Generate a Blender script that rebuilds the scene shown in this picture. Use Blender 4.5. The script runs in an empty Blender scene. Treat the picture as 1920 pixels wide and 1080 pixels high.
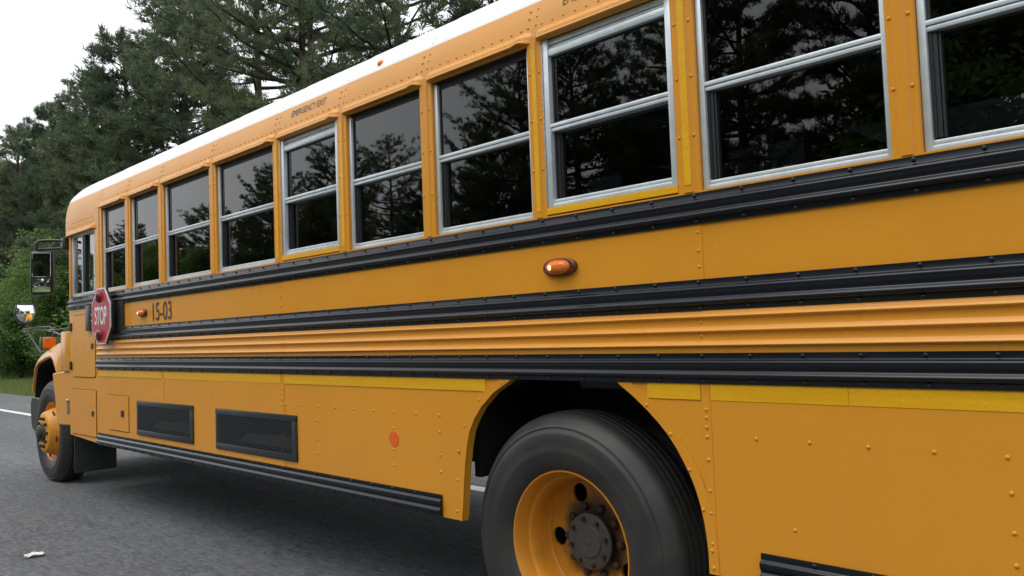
import bpy, bmesh, math, random
import numpy as np
from mathutils import Matrix, Vector

sc = bpy.context.scene
COL = sc.collection
R = math.radians

# ------------------------------------------------------------------ camera
cam_d = bpy.data.cameras.new('camera')
cam_d.sensor_width = 36.0
cam_d.lens = 28.94
cam_d.clip_start = 0.05
cam_d.clip_end = 2000.0
cam = bpy.data.objects.new('camera', cam_d)
COL.objects.link(cam)
cam.matrix_world = Matrix((
    (0.6994258, 0.06284873, 0.7119365, 0.0),
    (0.71372707, -0.00932322, -0.70036187, -2.332),
    (-0.03737931, 0.99797952, -0.05137774, 1.341),
    (0, 0, 0, 1)))
sc.camera = cam

# ------------------------------------------------------------------ sky, sun, exposure
SUN_EL, SUN_AZ = R(58), R(200)      # azimuth measured from +Y, clockwise
world = bpy.data.worlds.new('World')
sc.world = world
world.use_nodes = True
wn = world.node_tree
wn.nodes.clear()
w_out = wn.nodes.new('ShaderNodeOutputWorld')
w_bg = wn.nodes.new('ShaderNodeBackground')
w_sky = wn.nodes.new('ShaderNodeTexSky')
w_sky.sky_type = 'NISHITA'
w_sky.sun_disc = False
w_sky.sun_elevation = SUN_EL
w_sky.sun_rotation = SUN_AZ
w_sky.dust_density = 6.0
w_hs = wn.nodes.new('ShaderNodeHueSaturation')
w_hs.inputs['Saturation'].default_value = 0.15
w_mix = wn.nodes.new('ShaderNodeMix')
w_mix.data_type = 'RGBA'
w_mix.inputs[0].default_value = 0.86          # closed cloud deck over the clear sky
w_mix.inputs[7].default_value = (11.6, 11.9, 12.3, 1)
wn.links.new(w_sky.outputs[0], w_hs.inputs['Color'])
wn.links.new(w_hs.outputs[0], w_mix.inputs[6])
wn.links.new(w_mix.outputs[2], w_bg.inputs[0])
w_bg.inputs[1].default_value = 0.125
wn.links.new(w_bg.outputs[0], w_out.inputs[0])

sun_d = bpy.data.lights.new('sun', 'SUN')
sun_d.energy = 1.0
sun_d.angle = R(35)
sun_d.color = (1.0, 0.96, 0.9)
sun = bpy.data.objects.new('sun', sun_d)
COL.objects.link(sun)
sdir = Vector((math.sin(SUN_AZ) * math.cos(SUN_EL), math.cos(SUN_AZ) * math.cos(SUN_EL), math.sin(SUN_EL)))
sun.rotation_euler = (-sdir).to_track_quat('-Z', 'Y').to_euler()
sun.location = sdir * 60

sc.view_settings.view_transform = 'Standard'
sc.view_settings.look = 'None'
sc.view_settings.exposure = 0.0
sc.view_settings.gamma = 1.0
sc.render.engine = 'CYCLES'
sc.cycles.use_denoising = True
sc.cycles.max_bounces = 6
sc.cycles.diffuse_bounces = 3
sc.cycles.use_adaptive_sampling = True
sc.cycles.adaptive_threshold = 0.015
sc.cycles.transparent_max_bounces = 12
sc.cycles.caustics_reflective = False
sc.cycles.caustics_refractive = False

# ------------------------------------------------------------------ materials
def new_mat(name):
    m = bpy.data.materials.new(name)
    m.use_nodes = True
    nt = m.node_tree
    return m, nt, nt.nodes['Principled BSDF']

def N(nt, kind, **kw):
    n = nt.nodes.new(kind)
    for k, v in kw.items():
        if k in n.inputs.keys() if isinstance(k, str) else False:
            n.inputs[k].default_value = v
        else:
            setattr(n, k, v)
    return n

def noise(nt, scale, detail=4, rough=0.55, vec=None):
    n = nt.nodes.new('ShaderNodeTexNoise')
    n.inputs['Scale'].default_value = scale
    n.inputs['Detail'].default_value = detail
    n.inputs['Roughness'].default_value = rough
    if vec is not None:
        nt.links.new(vec, n.inputs['Vector'])
    return n

def world_pos(nt, scale=(1, 1, 1)):
    g = nt.nodes.new('ShaderNodeNewGeometry')
    mp = nt.nodes.new('ShaderNodeMapping')
    mp.inputs['Scale'].default_value = scale
    nt.links.new(g.outputs['Position'], mp.inputs['Vector'])
    return mp.outputs[0]

def ramp(nt, src, stops):
    r = nt.nodes.new('ShaderNodeValToRGB')
    el = r.color_ramp.elements
    while len(el) < len(stops):
        el.new(0.5)
    for e, (p, c) in zip(el, stops):
        e.position = p
        e.color = (c[0], c[1], c[2], 1) if hasattr(c, '__len__') else (c, c, c, 1)
    nt.links.new(src, r.inputs[0])
    return r.outputs[0]

def bump(nt, bsdf, height, strength, dist):
    b = nt.nodes.new('ShaderNodeBump')
    b.inputs['Strength'].default_value = strength
    b.inputs['Distance'].default_value = dist
    nt.links.new(height, b.inputs['Height'])
    nt.links.new(b.outputs[0], bsdf.inputs['Normal'])
    return b

def mixc(nt, fac, a, b, mode='MIX'):
    m = nt.nodes.new('ShaderNodeMix')
    m.data_type = 'RGBA'
    m.blend_type = mode
    for sock, v in ((m.inputs[0], fac), (m.inputs[6], a), (m.inputs[7], b)):
        if hasattr(v, 'is_output'):
            nt.links.new(v, sock)
        elif isinstance(v, (int, float)):
            sock.default_value = v
        else:
            sock.default_value = (v[0], v[1], v[2], 1)
    return m.outputs[2]

def paint(name, col, rough=0.3, var=0.08, dirt=None, bumps=0.0, spec=0.5, rough_var=0.1):
    m, nt, b = new_mat(name)
    v = world_pos(nt)
    n1 = noise(nt, 1.7, 5, 0.6, v)
    lo = [c * (1 - var) for c in col]
    hi = [min(1, c * (1 + var)) for c in col]
    c = ramp(nt, n1.outputs['Fac'], [(0.3, lo), (0.7, hi)])
    if dirt:
        n2 = noise(nt, 1.0, 6, 0.6, world_pos(nt, (2.6, 2.6, 0.9)))
        f = ramp(nt, n2.outputs['Fac'], [(0.52, 0.0), (0.8, dirt[1])])
        c = mixc(nt, f, c, dirt[0])
    nt.links.new(c, b.inputs['Base Color'])
    n3 = noise(nt, 1.1, 3, 0.6, v)
    r = ramp(nt, n3.outputs['Fac'], [(0.3, max(0.02, rough - rough_var)), (0.7, rough + rough_var)])
    nt.links.new(r, b.inputs['Roughness'])
    b.inputs['Specular IOR Level'].default_value = spec
    if bumps:
        n4 = noise(nt, 2.6, 2, 0.5, v)
        bump(nt, b, n4.outputs['Fac'], bumps, 0.02)
    return m

def plain(name, col, rough=0.5, metal=0.0, emit=None, spec=0.5):
    m, nt, b = new_mat(name)
    n1 = noise(nt, 14, 4, 0.6, world_pos(nt))
    c = ramp(nt, n1.outputs['Fac'], [(0.3, [x * 0.88 for x in col]), (0.7, [min(1, x * 1.1) for x in col])])
    nt.links.new(c, b.inputs['Base Color'])
    b.inputs['Roughness'].default_value = rough
    b.inputs['Metallic'].default_value = metal
    b.inputs['Specular IOR Level'].default_value = spec
    if emit:
        b.inputs['Emission Color'].default_value = (*emit[0], 1)
        b.inputs['Emission Strength'].default_value = emit[1]
    return m

M = {}
GRIME = (0.22, 0.13, 0.05)
M['yellow'] = paint('school_bus_yellow_paint', (0.72, 0.300, 0.024), 0.27, 0.03, (GRIME, 0.07), 0.07, spec=0.42, rough_var=0.04)
M['yellow_roof'] = paint('yellow_roof_band_skylit', (0.74, 0.325, 0.045), 0.36, 0.04, (GRIME, 0.08), 0.10, rough_var=0.04)  # body yellow made paler, the sky's sheen put into its colour
M['yellow_wheel'] = paint('yellow_wheel_paint', (0.72, 0.30, 0.022), 0.42, 0.10, ((0.10, 0.055, 0.02), 0.45), 0.0)
def wheel_mat():
    m, nt, b = new_mat('yellow_wheel_paint')
    tc = nt.nodes.new('ShaderNodeTexCoord')
    mp = nt.nodes.new('ShaderNodeMapping'); mp.inputs['Scale'].default_value = (1, 0, 1)
    nt.links.new(tc.outputs['Object'], mp.inputs['Vector'])
    ln = nt.nodes.new('ShaderNodeVectorMath'); ln.operation = 'LENGTH'
    nt.links.new(mp.outputs[0], ln.inputs[0])
    n1 = noise(nt, 9, 6, 0.7, tc.outputs['Object'])
    ad = nt.nodes.new('ShaderNodeMath'); ad.operation = 'MULTIPLY_ADD'
    nt.links.new(n1.outputs['Fac'], ad.inputs[0]); ad.inputs[1].default_value = 0.16
    nt.links.new(ln.outputs['Value'], ad.inputs[2])
    n2 = noise(nt, 4, 5, 0.65, tc.outputs['Object'])
    base = ramp(nt, n2.outputs['Fac'], [(0.3, (0.60, 0.24, 0.018)), (0.7, (0.72, 0.30, 0.022))])
    grease_shade = ramp(nt, ad.outputs[0], [(0.195, 1.0), (0.225, 0.85), (0.275, 0.30), (0.36, 0.06)])  # hub grease, plus the recess's shade painted into the colour
    c = mixc(nt, grease_shade, base, (0.035, 0.020, 0.010))
    nt.links.new(c, b.inputs['Base Color'])
    b.inputs['Roughness'].default_value = 0.42
    return m
M['yellow_wheel'] = wheel_mat()
M['yellow_wheel_clean'] = paint('yellow_front_wheel_paint', (0.74, 0.31, 0.022), 0.40, 0.06, ((0.10, 0.055, 0.02), 0.3), 0.0)
M['black'] = paint('black_rail_paint', (0.009, 0.011, 0.016), 0.17, 0.15, ((0.05, 0.048, 0.045), 0.06), 0.0, spec=0.36, rough_var=0.03)
M['white_roof'] = paint('white_roof_paint', (0.82, 0.82, 0.82), 0.4, 0.03)
M['alu'] = plain('brushed_aluminium', (0.66, 0.72, 0.76), 0.36, 0.4)
M['seal'] = plain('black_rubber_seal', (0.012, 0.012, 0.014), 0.5)
M['tape'] = None
M['rubber'] = plain('mud_flap_rubber', (0.028, 0.029, 0.031), 0.6)
M['under'] = plain('underbody_black', (0.014, 0.013, 0.012), 0.75)
M['hub'] = paint('greasy_hub_iron', (0.042, 0.042, 0.042), 0.55, 0.35, ((0.02, 0.018, 0.016), 0.7), 0.0)
M['nut'] = plain('dark_lug_iron', (0.040, 0.026, 0.016), 0.65, 0.2)
M['amber'] = plain('amber_lens', (0.80, 0.19, 0.020), 0.10)
M['amber_base'] = plain('lamp_housing_brown', (0.13, 0.03, 0.012), 0.35)
M['bulb'] = plain('lit_amber_bulb', (1.0, 0.5, 0.15), 0.3, 0, ((1.0, 0.55, 0.22), 3.0))
M['red'] = paint('stop_sign_red', (0.43, 0.012, 0.034), 0.35, 0.06)
M['red_lens'] = plain('dark_red_lens', (0.14, 0.008, 0.012), 0.15)
M['white'] = plain('white_sheeting', (0.78, 0.78, 0.78), 0.4)
M['ink'] = plain('black_lettering', (0.012, 0.011, 0.012), 0.45)
M['grey_ink'] = plain('faded_black_lettering', (0.09, 0.06, 0.04), 0.5)
M['orange'] = plain('orange_sticker', (0.80, 0.13, 0.015), 0.4)
M['mirror'] = plain('mirror_glass', (0.86, 0.87, 0.88), 0.02, 1.0)
M['plastic'] = plain('black_plastic', (0.016, 0.017, 0.018), 0.38)
M['steel'] = plain('galvanised_steel', (0.42, 0.43, 0.45), 0.35, 0.85)
M['dark_steel'] = plain('dark_coated_steel', (0.06, 0.062, 0.066), 0.3, 0.6)
M['inside'] = plain('interior_grey_panel', (0.16, 0.17, 0.17), 0.6)
M['seat'] = plain('seat_vinyl', (0.03, 0.045, 0.04), 0.5)
M['grille'] = plain('black_vent_metal', (0.022, 0.024, 0.028), 0.42)
M['baffle'] = plain('dusty_grey_baffle', (0.10, 0.105, 0.11), 0.6)
M['void'] = plain('vent_shade_black', (0.004, 0.004, 0.004), 0.9, 0, None, 0.1)  # paints the shade inside the vents
M['gap'] = plain('shut_line_shade', (0.02, 0.012, 0.005), 0.8)

def tape_mat():
    m, nt, b = new_mat('reflective_yellow_tape')
    v = world_pos(nt)
    vo = nt.nodes.new('ShaderNodeTexVoronoi')
    vo.inputs['Scale'].default_value = 170
    nt.links.new(v, vo.inputs['Vector'])
    n1 = noise(nt, 3, 3, 0.5, world_pos(nt, (0.7, 1, 14)))
    c1 = ramp(nt, n1.outputs['Fac'], [(0.35, (0.78, 0.395, 0.006)), (0.7, (0.88, 0.47, 0.010))])
    c = mixc(nt, ramp(nt, vo.outputs['Distance'], [(0.3, 0.0), (0.8, 0.25)]), c1, (0.55, 0.25, 0.004))
    nt.links.new(c, b.inputs['Base Color'])
    b.inputs['Roughness'].default_value = 0.32
    return m
M['tape'] = tape_mat()

def glass_mat(name, tint, ior=1.52):
    m, nt, b = new_mat(name)
    b.inputs['Base Color'].default_value = (*tint, 1)
    b.inputs['Roughness'].default_value = 0.0
    b.inputs['IOR'].default_value = ior
    b.inputs['Transmission Weight'].default_value = 1.0
    n = noise(nt, 2.2, 2, 0.5, world_pos(nt))
    bump(nt, b, n.outputs['Fac'], 0.05, 0.01)
    return m
M['tint_glass'] = glass_mat('tinted_window_glass', (0.05, 0.055, 0.06), 1.60)
M['clear_glass'] = glass_mat('clear_window_glass', (0.86, 0.92, 0.90))

def tyre_mat():
    m, nt, b = new_mat('tyre_rubber')
    n1 = noise(nt, 6, 6, 0.65, world_pos(nt))
    c = ramp(nt, n1.outputs['Fac'], [(0.3, (0.017, 0.017, 0.0172)), (0.75, (0.042, 0.040, 0.038))])
    nt.links.new(c, b.inputs['Base Color'])
    b.inputs['Roughness'].default_value = 0.52
    n2 = noise(nt, 60, 3, 0.6, world_pos(nt))
    bump(nt, b, n2.outputs['Fac'], 0.15, 0.003)
    return m
M['tyre'] = tyre_mat()

def asphalt(name, lo, hi, crack=True):
    m, nt, b = new_mat(name)
    v = world_pos(nt)
    fine = noise(nt, 38, 4, 0.75, world_pos(nt, (0.22, 1, 1)))
    mid = noise(nt, 12, 6, 0.75, world_pos(nt, (0.28, 1, 1)))
    big = noise(nt, 0.55, 5, 0.6, world_pos(nt, (0.35, 1.3, 1)))
    base = ramp(nt, fine.outputs['Fac'], [(0.30, lo), (0.50, [(a + c) / 2 for a, c in zip(lo, hi)]), (0.72, hi)])
    blot = ramp(nt, mid.outputs['Fac'], [(0.30, 0.55), (0.55, 1.0), (0.75, 1.22)])
    c = mixc(nt, 0.75, base, blot, 'MULTIPLY')
    wide = ramp(nt, big.outputs['Fac'], [(0.3, 0.72), (0.7, 1.18)])
    c = mixc(nt, 0.8, c, wide, 'MULTIPLY')
    stone = nt.nodes.new('ShaderNodeTexVoronoi')
    stone.inputs['Scale'].default_value = 42
    nt.links.new(v, stone.inputs['Vector'])
    # pits and light stones
    pick = nt.nodes.new('ShaderNodeSeparateColor')
    nt.links.new(stone.outputs['Color'], pick.inputs[0])
    c = mixc(nt, ramp(nt, pick.outputs[0], [(0.88, 0.0), (0.97, 0.28)]), c, [min(1, x * 1.6) for x in hi])
    c = mixc(nt, ramp(nt, pick.outputs[1], [(0.88, 0.0), (0.96, 0.4)]), c, [x * 0.4 for x in lo])
    if crack:
        wob = noise(nt, 1.8, 5, 0.7, v)
        vm = nt.nodes.new('ShaderNodeMix'); vm.data_type = 'RGBA'
        vm.inputs[0].default_value = 0.22
        nt.links.new(v, vm.inputs[6]); nt.links.new(wob.outputs['Color'], vm.inputs[7])
        ed = nt.nodes.new('ShaderNodeTexVoronoi')
        ed.feature = 'DISTANCE_TO_EDGE'
        ed.inputs['Scale'].default_value = 0.75
        nt.links.new(vm.outputs[2], ed.inputs['Vector'])
        line = ramp(nt, ed.outputs['Distance'], [(0.0, 1.0), (0.011, 0.0)])
        broken = ramp(nt, noise(nt, 1.3, 4, 0.7, v).outputs['Fac'], [(0.47, 0.0), (0.60, 0.55)])
        f = nt.nodes.new('ShaderNodeMath'); f.operation = 'MULTIPLY'
        nt.links.new(line, f.inputs[0]); nt.links.new(broken, f.inputs[1])
        c = mixc(nt, f.outputs[0], c, [x * 0.25 for x in lo])
    nt.links.new(c, b.inputs['Base Color'])
    b.inputs['Roughness'].default_value = 0.85
    bump(nt, b, mid.outputs['Fac'], 0.5, 0.012)
    return m
M['asphalt'] = asphalt('grey_asphalt', (0.062, 0.066, 0.072), (0.185, 0.192, 0.200))
M['shoulder'] = asphalt('pale_shoulder_asphalt', (0.090, 0.092, 0.094), (0.215, 0.215, 0.215), False)

def marking(name, col):
    m, nt, b = new_mat(name)
    n1 = noise(nt, 26, 6, 0.75, world_pos(nt))
    c = ramp(nt, n1.outputs['Fac'], [(0.28, [x * 0.4 for x in col]), (0.42, col)])
    nt.links.new(c, b.inputs['Base Color'])
    b.inputs['Roughness'].default_value = 0.7
    return m
M['line_white'] = marking('white_road_paint', (0.72, 0.72, 0.71))
M['line_yellow'] = marking('yellow_road_paint', (0.62, 0.38, 0.03))

def ground_mat():
    m, nt, b = new_mat('verge_soil_and_turf')
    n1 = noise(nt, 2.2, 8, 0.7, world_pos(nt))
    c = ramp(nt, n1.outputs['Fac'], [(0.3, (0.05, 0.075, 0.02)), (0.55, (0.10, 0.15, 0.04)), (0.75, (0.16, 0.17, 0.07))])
    nt.links.new(c, b.inputs['Base Color'])
    b.inputs['Roughness'].default_value = 0.95
    bump(nt, b, n1.outputs['Fac'], 0.6, 0.05)
    return m
M['ground'] = ground_mat()

def leaf_mat(name, stops, trans=0.35, rough=0.55):
    m, nt, b = new_mat(name)
    at = nt.nodes.new('ShaderNodeAttribute')
    at.attribute_name = 'tone'
    c = ramp(nt, at.outputs['Fac'], stops)
    oi = nt.nodes.new('ShaderNodeObjectInfo')
    hs = nt.nodes.new('ShaderNodeHueSaturation')
    mr = nt.nodes.new('ShaderNodeMapRange'); mr.inputs['To Min'].default_value = 0.68; mr.inputs['To Max'].default_value = 1.22
    nt.links.new(oi.outputs['Random'], mr.inputs['Value']); nt.links.new(mr.outputs[0], hs.inputs['Value'])
    mh_ = nt.nodes.new('ShaderNodeMapRange'); mh_.inputs['To Min'].default_value = 0.515; mh_.inputs['To Max'].default_value = 0.475
    nt.links.new(oi.outputs['Random'], mh_.inputs['Value']); nt.links.new(mh_.outputs[0], hs.inputs['Hue'])
    nt.links.new(c, hs.inputs['Color'])
    c = hs.outputs[0]
    nt.links.new(c, b.inputs['Base Color'])
    b.inputs['Roughness'].default_value = rough
    b.inputs['Specular IOR Level'].default_value = 0.3
    tr = nt.nodes.new('ShaderNodeBsdfTranslucent')
    nt.links.new(c, tr.inputs[0])
    mx = nt.nodes.new('ShaderNodeMixShader')
    mx.inputs[0].default_value = trans
    nt.links.new(b.outputs[0], mx.inputs[1])
    nt.links.new(tr.outputs[0], mx.inputs[2])
    nt.links.new(mx.outputs[0], nt.nodes['Material Output'].inputs[0])
    return m
M['needle'] = leaf_mat('pine_needles', [(0.0, (0.085, 0.125, 0.078)), (0.5, (0.130, 0.178, 0.098)), (0.9, (0.185, 0.220, 0.105)), (1.0, (0.21, 0.17, 0.10))], 0.5)
M['leaf'] = leaf_mat('broad_leaves', [(0.0, (0.070, 0.140, 0.036)), (0.5, (0.145, 0.255, 0.068)), (1.0, (0.24, 0.36, 0.12))], 0.45)
M['grass'] = leaf_mat('grass_blades', [(0.0, (0.11, 0.18, 0.045)), (0.6, (0.18, 0.28, 0.08)), (1.0, (0.26, 0.29, 0.12))], 0.3)
def bark_mat():
    m, nt, b = new_mat('pine_bark')
    n1 = noise(nt, 5, 6, 0.7, world_pos(nt, (3, 3, 0.7)))
    c = ramp(nt, n1.outputs['Fac'], [(0.3, (0.025, 0.020, 0.016)), (0.7, (0.085, 0.065, 0.05))])
    nt.links.new(c, b.inputs['Base Color'])
    b.inputs['Roughness'].default_value = 0.9
    bump(nt, b, n1.outputs['Fac'], 0.7, 0.04)
    return m
M['bark'] = bark_mat()

# ------------------------------------------------------------------ mesh helpers
WPOS = {}
def tag(o, label=None, cat=None, group=None, kind=None):
    if label: o['label'] = label
    if cat: o['category'] = cat
    if group: o['group'] = group
    if kind: o['kind'] = kind
    return o

def attach(o, parent):
    if parent is not None:
        o.parent = parent
        o.matrix_parent_inverse = Matrix.Translation(-WPOS[parent])

def empty(name, loc):
    o = bpy.data.objects.new(name, None)
    COL.objects.link(o)
    o.location = loc
    o.empty_display_size = 0.3
    WPOS[o] = Vector(loc)
    return o

class MB:
    def __init__(self):
        self.v, self.f = [], []
    def add(self, vs, fs):
        k = len(self.v)
        self.v += [tuple(p) for p in vs]
        self.f += [tuple(i + k for i in q) for q in fs]
        return self
    def box(self, x0, x1, y0, y1, z0, z1, bev=0.0):
        if not bev:
            return self.add([(x, y, z) for x in (x0, x1) for y in (y0, y1) for z in (z0, z1)],
                            [(0, 1, 3, 2), (4, 6, 7, 5), (0, 4, 5, 1), (2, 3, 7, 6), (0, 2, 6, 4), (1, 5, 7, 3)])
        bm = bmesh.new()
        bmesh.ops.create_cube(bm, size=1)
        for q in bm.verts:
            q.co = Vector(((x0 + x1) / 2 + q.co.x * (x1 - x0), (y0 + y1) / 2 + q.co.y * (y1 - y0), (z0 + z1) / 2 + q.co.z * (z1 - z0)))
        bmesh.ops.bevel(bm, geom=bm.edges[:], offset=bev, segments=2, affect='EDGES', profile=0.5)
        bm.verts.index_update()
        self.add([q.co[:] for q in bm.verts], [[q.index for q in f.verts] for f in bm.faces])
        bm.free()
        return self
    def prism(self, poly, y0, y1):
        """polygon in X,Z extruded from y0 to y1"""
        n = len(poly)
        vs = [(x, y0, z) for x, z in poly] + [(x, y1, z) for x, z in poly]
        fs = [tuple(range(n)), tuple(range(2 * n - 1, n - 1, -1))]
        fs += [(i, i + n, (i + 1) % n + n, (i + 1) % n) for i in range(n)]
        return self.add(vs, fs)
    def extr(self, prof, x0, x1, closed=True, lift0=0.0):
        """profile in Y,Z extruded along X; lift0 pushes the x0 end outward (lap seam)"""
        n = len(prof)
        vs = [(x0, y - lift0, z) for y, z in prof] + [(x1, y, z) for y, z in prof]
        m = n if closed else n - 1
        fs = [(i, (i + 1) % n, (i + 1) % n + n, i + n) for i in range(m)]
        if closed:
            fs += [tuple(range(n)), tuple(range(2 * n - 1, n - 1, -1))]
        return self.add(vs, fs)
    def loft(self, rings, closed=True, caps=True):
        n = len(rings[0])
        vs = [p for r in rings for p in r]
        fs = []
        m = n if closed else n - 1
        for k in range(len(rings) - 1):
            for i in range(m):
                j = (i + 1) % n
                fs.append((k * n + i, k * n + j, (k + 1) * n + j, (k + 1) * n + i))
        if closed and caps:
            fs.append(tuple(range(n)))
            L = (len(rings) - 1) * n
            fs.append(tuple(range(L + n - 1, L - 1, -1)))
        return self.add(vs, fs)
    def tube(self, pts, rad, seg=8):
        pts = [Vector(p) for p in pts]
        rads = rad if hasattr(rad, '__len__') else [rad] * len(pts)
        rings = []
        for i, p in enumerate(pts):
            d = (pts[min(i + 1, len(pts) - 1)] - pts[max(i - 1, 0)]).normalized()
            a = d.orthogonal().normalized() if i == 0 else (a - d * a.dot(d)).normalized()
            b = d.cross(a)
            rings.append([tuple(p + (a * math.cos(t) + b * math.sin(t)) * rads[i]) for t in [2 * math.pi * k / seg for k in range(seg)]])
        return self.loft(rings)
    def lathe(self, prof, cx, cz, seg=64, sgn=1, y0=0.0, closed=False):
        """prof: (radius, depth) pairs; axis along Y"""
        rings = []
        for k in range(seg):
            t = 2 * math.pi * k / seg
            rings.append([(cx + r * math.cos(t), y0 + sgn * y, cz + r * math.sin(t)) for r, y in prof])
        rings.append(rings[0])
        n = len(prof)
        vs = [p for r in rings[:-1] for p in r]
        fs = []
        for k in range(seg):
            k2 = (k + 1) % seg
            for i in range(n if closed else n - 1):
                j = (i + 1) % n
                fs.append((k * n + i, k * n + j, k2 * n + j, k2 * n + i))
        return self.add(vs, fs)
    def dome(self, p, n, r=0.0068, h=0.0042, seg=8):
        p = Vector(p); n = Vector(n).normalized()
        a = n.orthogonal().normalized(); b = n.cross(a)
        vs = []
        for rr, hh in ((1.0, 0.0), (0.85, 0.5), (0.5, 0.88)):
            vs += [p + (a * math.cos(2 * math.pi * k / seg) + b * math.sin(2 * math.pi * k / seg)) * r * rr + n * h * hh for k in range(seg)]
        vs.append(p + n * h)
        fs = [(q * seg + k, q * seg + (k + 1) % seg, (q + 1) * seg + (k + 1) % seg, (q + 1) * seg + k) for q in range(2) for k in range(seg)]
        fs += [(2 * seg + k, 2 * seg + (k + 1) % seg, 3 * seg) for k in range(seg)]
        return self.add(vs, fs)
    def build(self, name, mat, parent=None, smooth=None, label=None, cat=None, group=None, kind=None, recalc=True, bevel=0.0):
        v = np.array(self.v, dtype=float)
        lo, hi = v.min(0), v.max(0)
        c = (lo + hi) / 2
        me = bpy.data.meshes.new(name)
        me.from_pydata([tuple(p) for p in (v - c)], [], self.f)
        if recalc or bevel:
            bm = bmesh.new(); bm.from_mesh(me)
            bmesh.ops.recalc_face_normals(bm, faces=bm.faces[:])
            if bevel:
                es = [e for e in bm.edges if len(e.link_faces) == 2 and e.calc_face_angle(0) > R(35)]
                bmesh.ops.bevel(bm, geom=es, offset=bevel, segments=1, affect='EDGES')
            bm.to_mesh(me); bm.free()
        me.materials.append(M[mat] if isinstance(mat, str) else mat)
        if smooth is not None:
            me.polygons.foreach_set('use_smooth', [True] * len(me.polygons))
            me.set_sharp_from_angle(angle=R(smooth))
        o = bpy.data.objects.new(name, me)
        COL.objects.link(o)
        o.location = c
        WPOS[o] = Vector(c)
        attach(o, parent)
        return tag(o, label, cat, group, kind)

def text_mesh(name, s, mat, parent, x0, x1, y, z0, z1, tilt=0.0, shear=0.0, extrude=0.0008, label=None, bold=0.0):
    """flat lettering facing -Y, fitted into x0..x1, z0..z1, leaning back by tilt"""
    cu = bpy.data.curves.new(name, 'FONT')
    cu.body = s
    cu.extrude = 0.0
    cu.offset = bold
    cu.shear = shear
    tmp = bpy.data.objects.new(name, cu)
    COL.objects.link(tmp)
    dg = bpy.context.evaluated_depsgraph_get()
    me0 = bpy.data.meshes.new_from_object(tmp.evaluated_get(dg))
    v = np.array([q.co[:] for q in me0.vertices]); f = [list(p.vertices) for p in me0.polygons]
    bpy.data.objects.remove(tmp); bpy.data.curves.remove(cu); bpy.data.meshes.remove(me0)
    lo, hi = v.min(0), v.max(0)
    u = (v[:, 0] - lo[0]) / (hi[0] - lo[0]); w = (v[:, 1] - lo[1]) / (hi[1] - lo[1])
    mb = MB()
    H = z1 - z0
    P = np.stack([x0 + u * (x1 - x0), y + w * H * math.tan(tilt), z0 + w * H], 1)
    n = len(P)
    # thin slab
    Q = P.copy(); Q[:, 1] -= extrude
    mb.add(Q, f)
    return mb.build(name, mat, parent, label=label, recalc=True)

def catmull(pts, k=6):
    pts = np.array(pts, float)
    out = []
    for i in range(len(pts) - 1):
        p0 = pts[max(i - 1, 0)]; p1 = pts[i]; p2 = pts[i + 1]; p3 = pts[min(i + 2, len(pts) - 1)]
        for j in range(k):
            t = j / k
            out.append(0.5 * ((2 * p1) + (-p0 + p2) * t + (2 * p0 - 5 * p1 + 4 * p2 - p3) * t * t + (-p0 + 3 * p1 - 3 * p2 + p3) * t ** 3))
    out.append(pts[-1])
    return [tuple(p) for p in out]

# ------------------------------------------------------------------ the setting: ground, road, shoulder, lines
MB().box(-500, 300, -400, 400, -0.30, -0.030).build('ground', 'ground', kind='structure')
MB().box(-500, 200, -8.2, 2.56, -0.25, 0.0).build('road', 'asphalt', kind='structure')
MB().box(-500, 200, 2.56, 4.30, -0.25, -0.004).build('shoulder', 'shoulder', kind='structure')
road = bpy.data.objects['road']
MB().box(-500, 200, 2.33, 2.47, -0.02, 0.004).build('edge_line', 'line_white', road)
MB().box(-500, 200, -5.35, -5.22, -0.02, 0.004).build('median_line', 'line_yellow', road)
for k in range(-12, 9):
    MB().box(k * 12.2 + 4, k * 12.2 + 7.05, -1.62, -1.50, -0.02, 0.004).build('lane_dash', 'line_white', road)

# ------------------------------------------------------------------ the bus
bus = empty('school_bus', (-4.4, 1.22, 0.0))
tag(bus, 'long yellow school bus with black rub rails and white roof on the road', 'school bus')

XF, XR, W = -8.02, 1.36, 2.44
WIN = [(-7.168, -6.643), (-6.526, -5.987), (-5.880, -5.142), (-5.039, -4.301), (-4.209, -3.624), (-3.533, -2.932),
       (-2.842, -2.240), (-2.157, -1.560), (-1.468, -0.861), (-0.778, -0.172), (-0.089, 0.517), (0.600, 1.206)]
EMERG = (4, 7)

# ---- side skin
ARCH = [(-2.727, 0.532), (-2.716, 0.60), (-2.706, 0.69), (-2.694, 0.778), (-2.680, 0.85), (-2.660, 0.916), (-2.626, 0.972), (-2.58, 1.025),
        (-2.50, 1.088), (-2.403, 1.137), (-2.33, 1.165), (-2.125, 1.185), (-1.92, 1.165), (-1.846, 1.138), (-1.783, 1.095), (-1.725, 1.049), (-1.682, 1.010), (-1.644, 0.970), (-1.610, 0.925),
        (-1.582, 0.878), (-1.560, 0.837), (-1.543, 0.796), (-1.528, 0.746), (-1.517, 0.696), (-1.510, 0.645), (-1.506, 0.596), (-1.506, 0.532)]
ZT = 1.235
def panel(poly, y=0.0, name='side_panel', mat='yellow', t=0.004):
    return MB().prism(poly, y, y + t).build(name, mat, bus)
panel([(-7.300, 0.536), (-5.913, 0.533), (-5.913, ZT), (-7.300, ZT)], 0.002)
panel([(-5.917, 0.533), (-4.223, 0.532), (-4.223, ZT), (-5.917, ZT)], 0.0)
panel([(-4.227, 0.532)] + ARCH + [(-1.475, 0.532), (-1.475, ZT), (-4.227, ZT)], 0.002)
panel([(-1.479, 0.532), (XR, 0.532), (XR, ZT), (-1.479, ZT)], 0.0)
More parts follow.
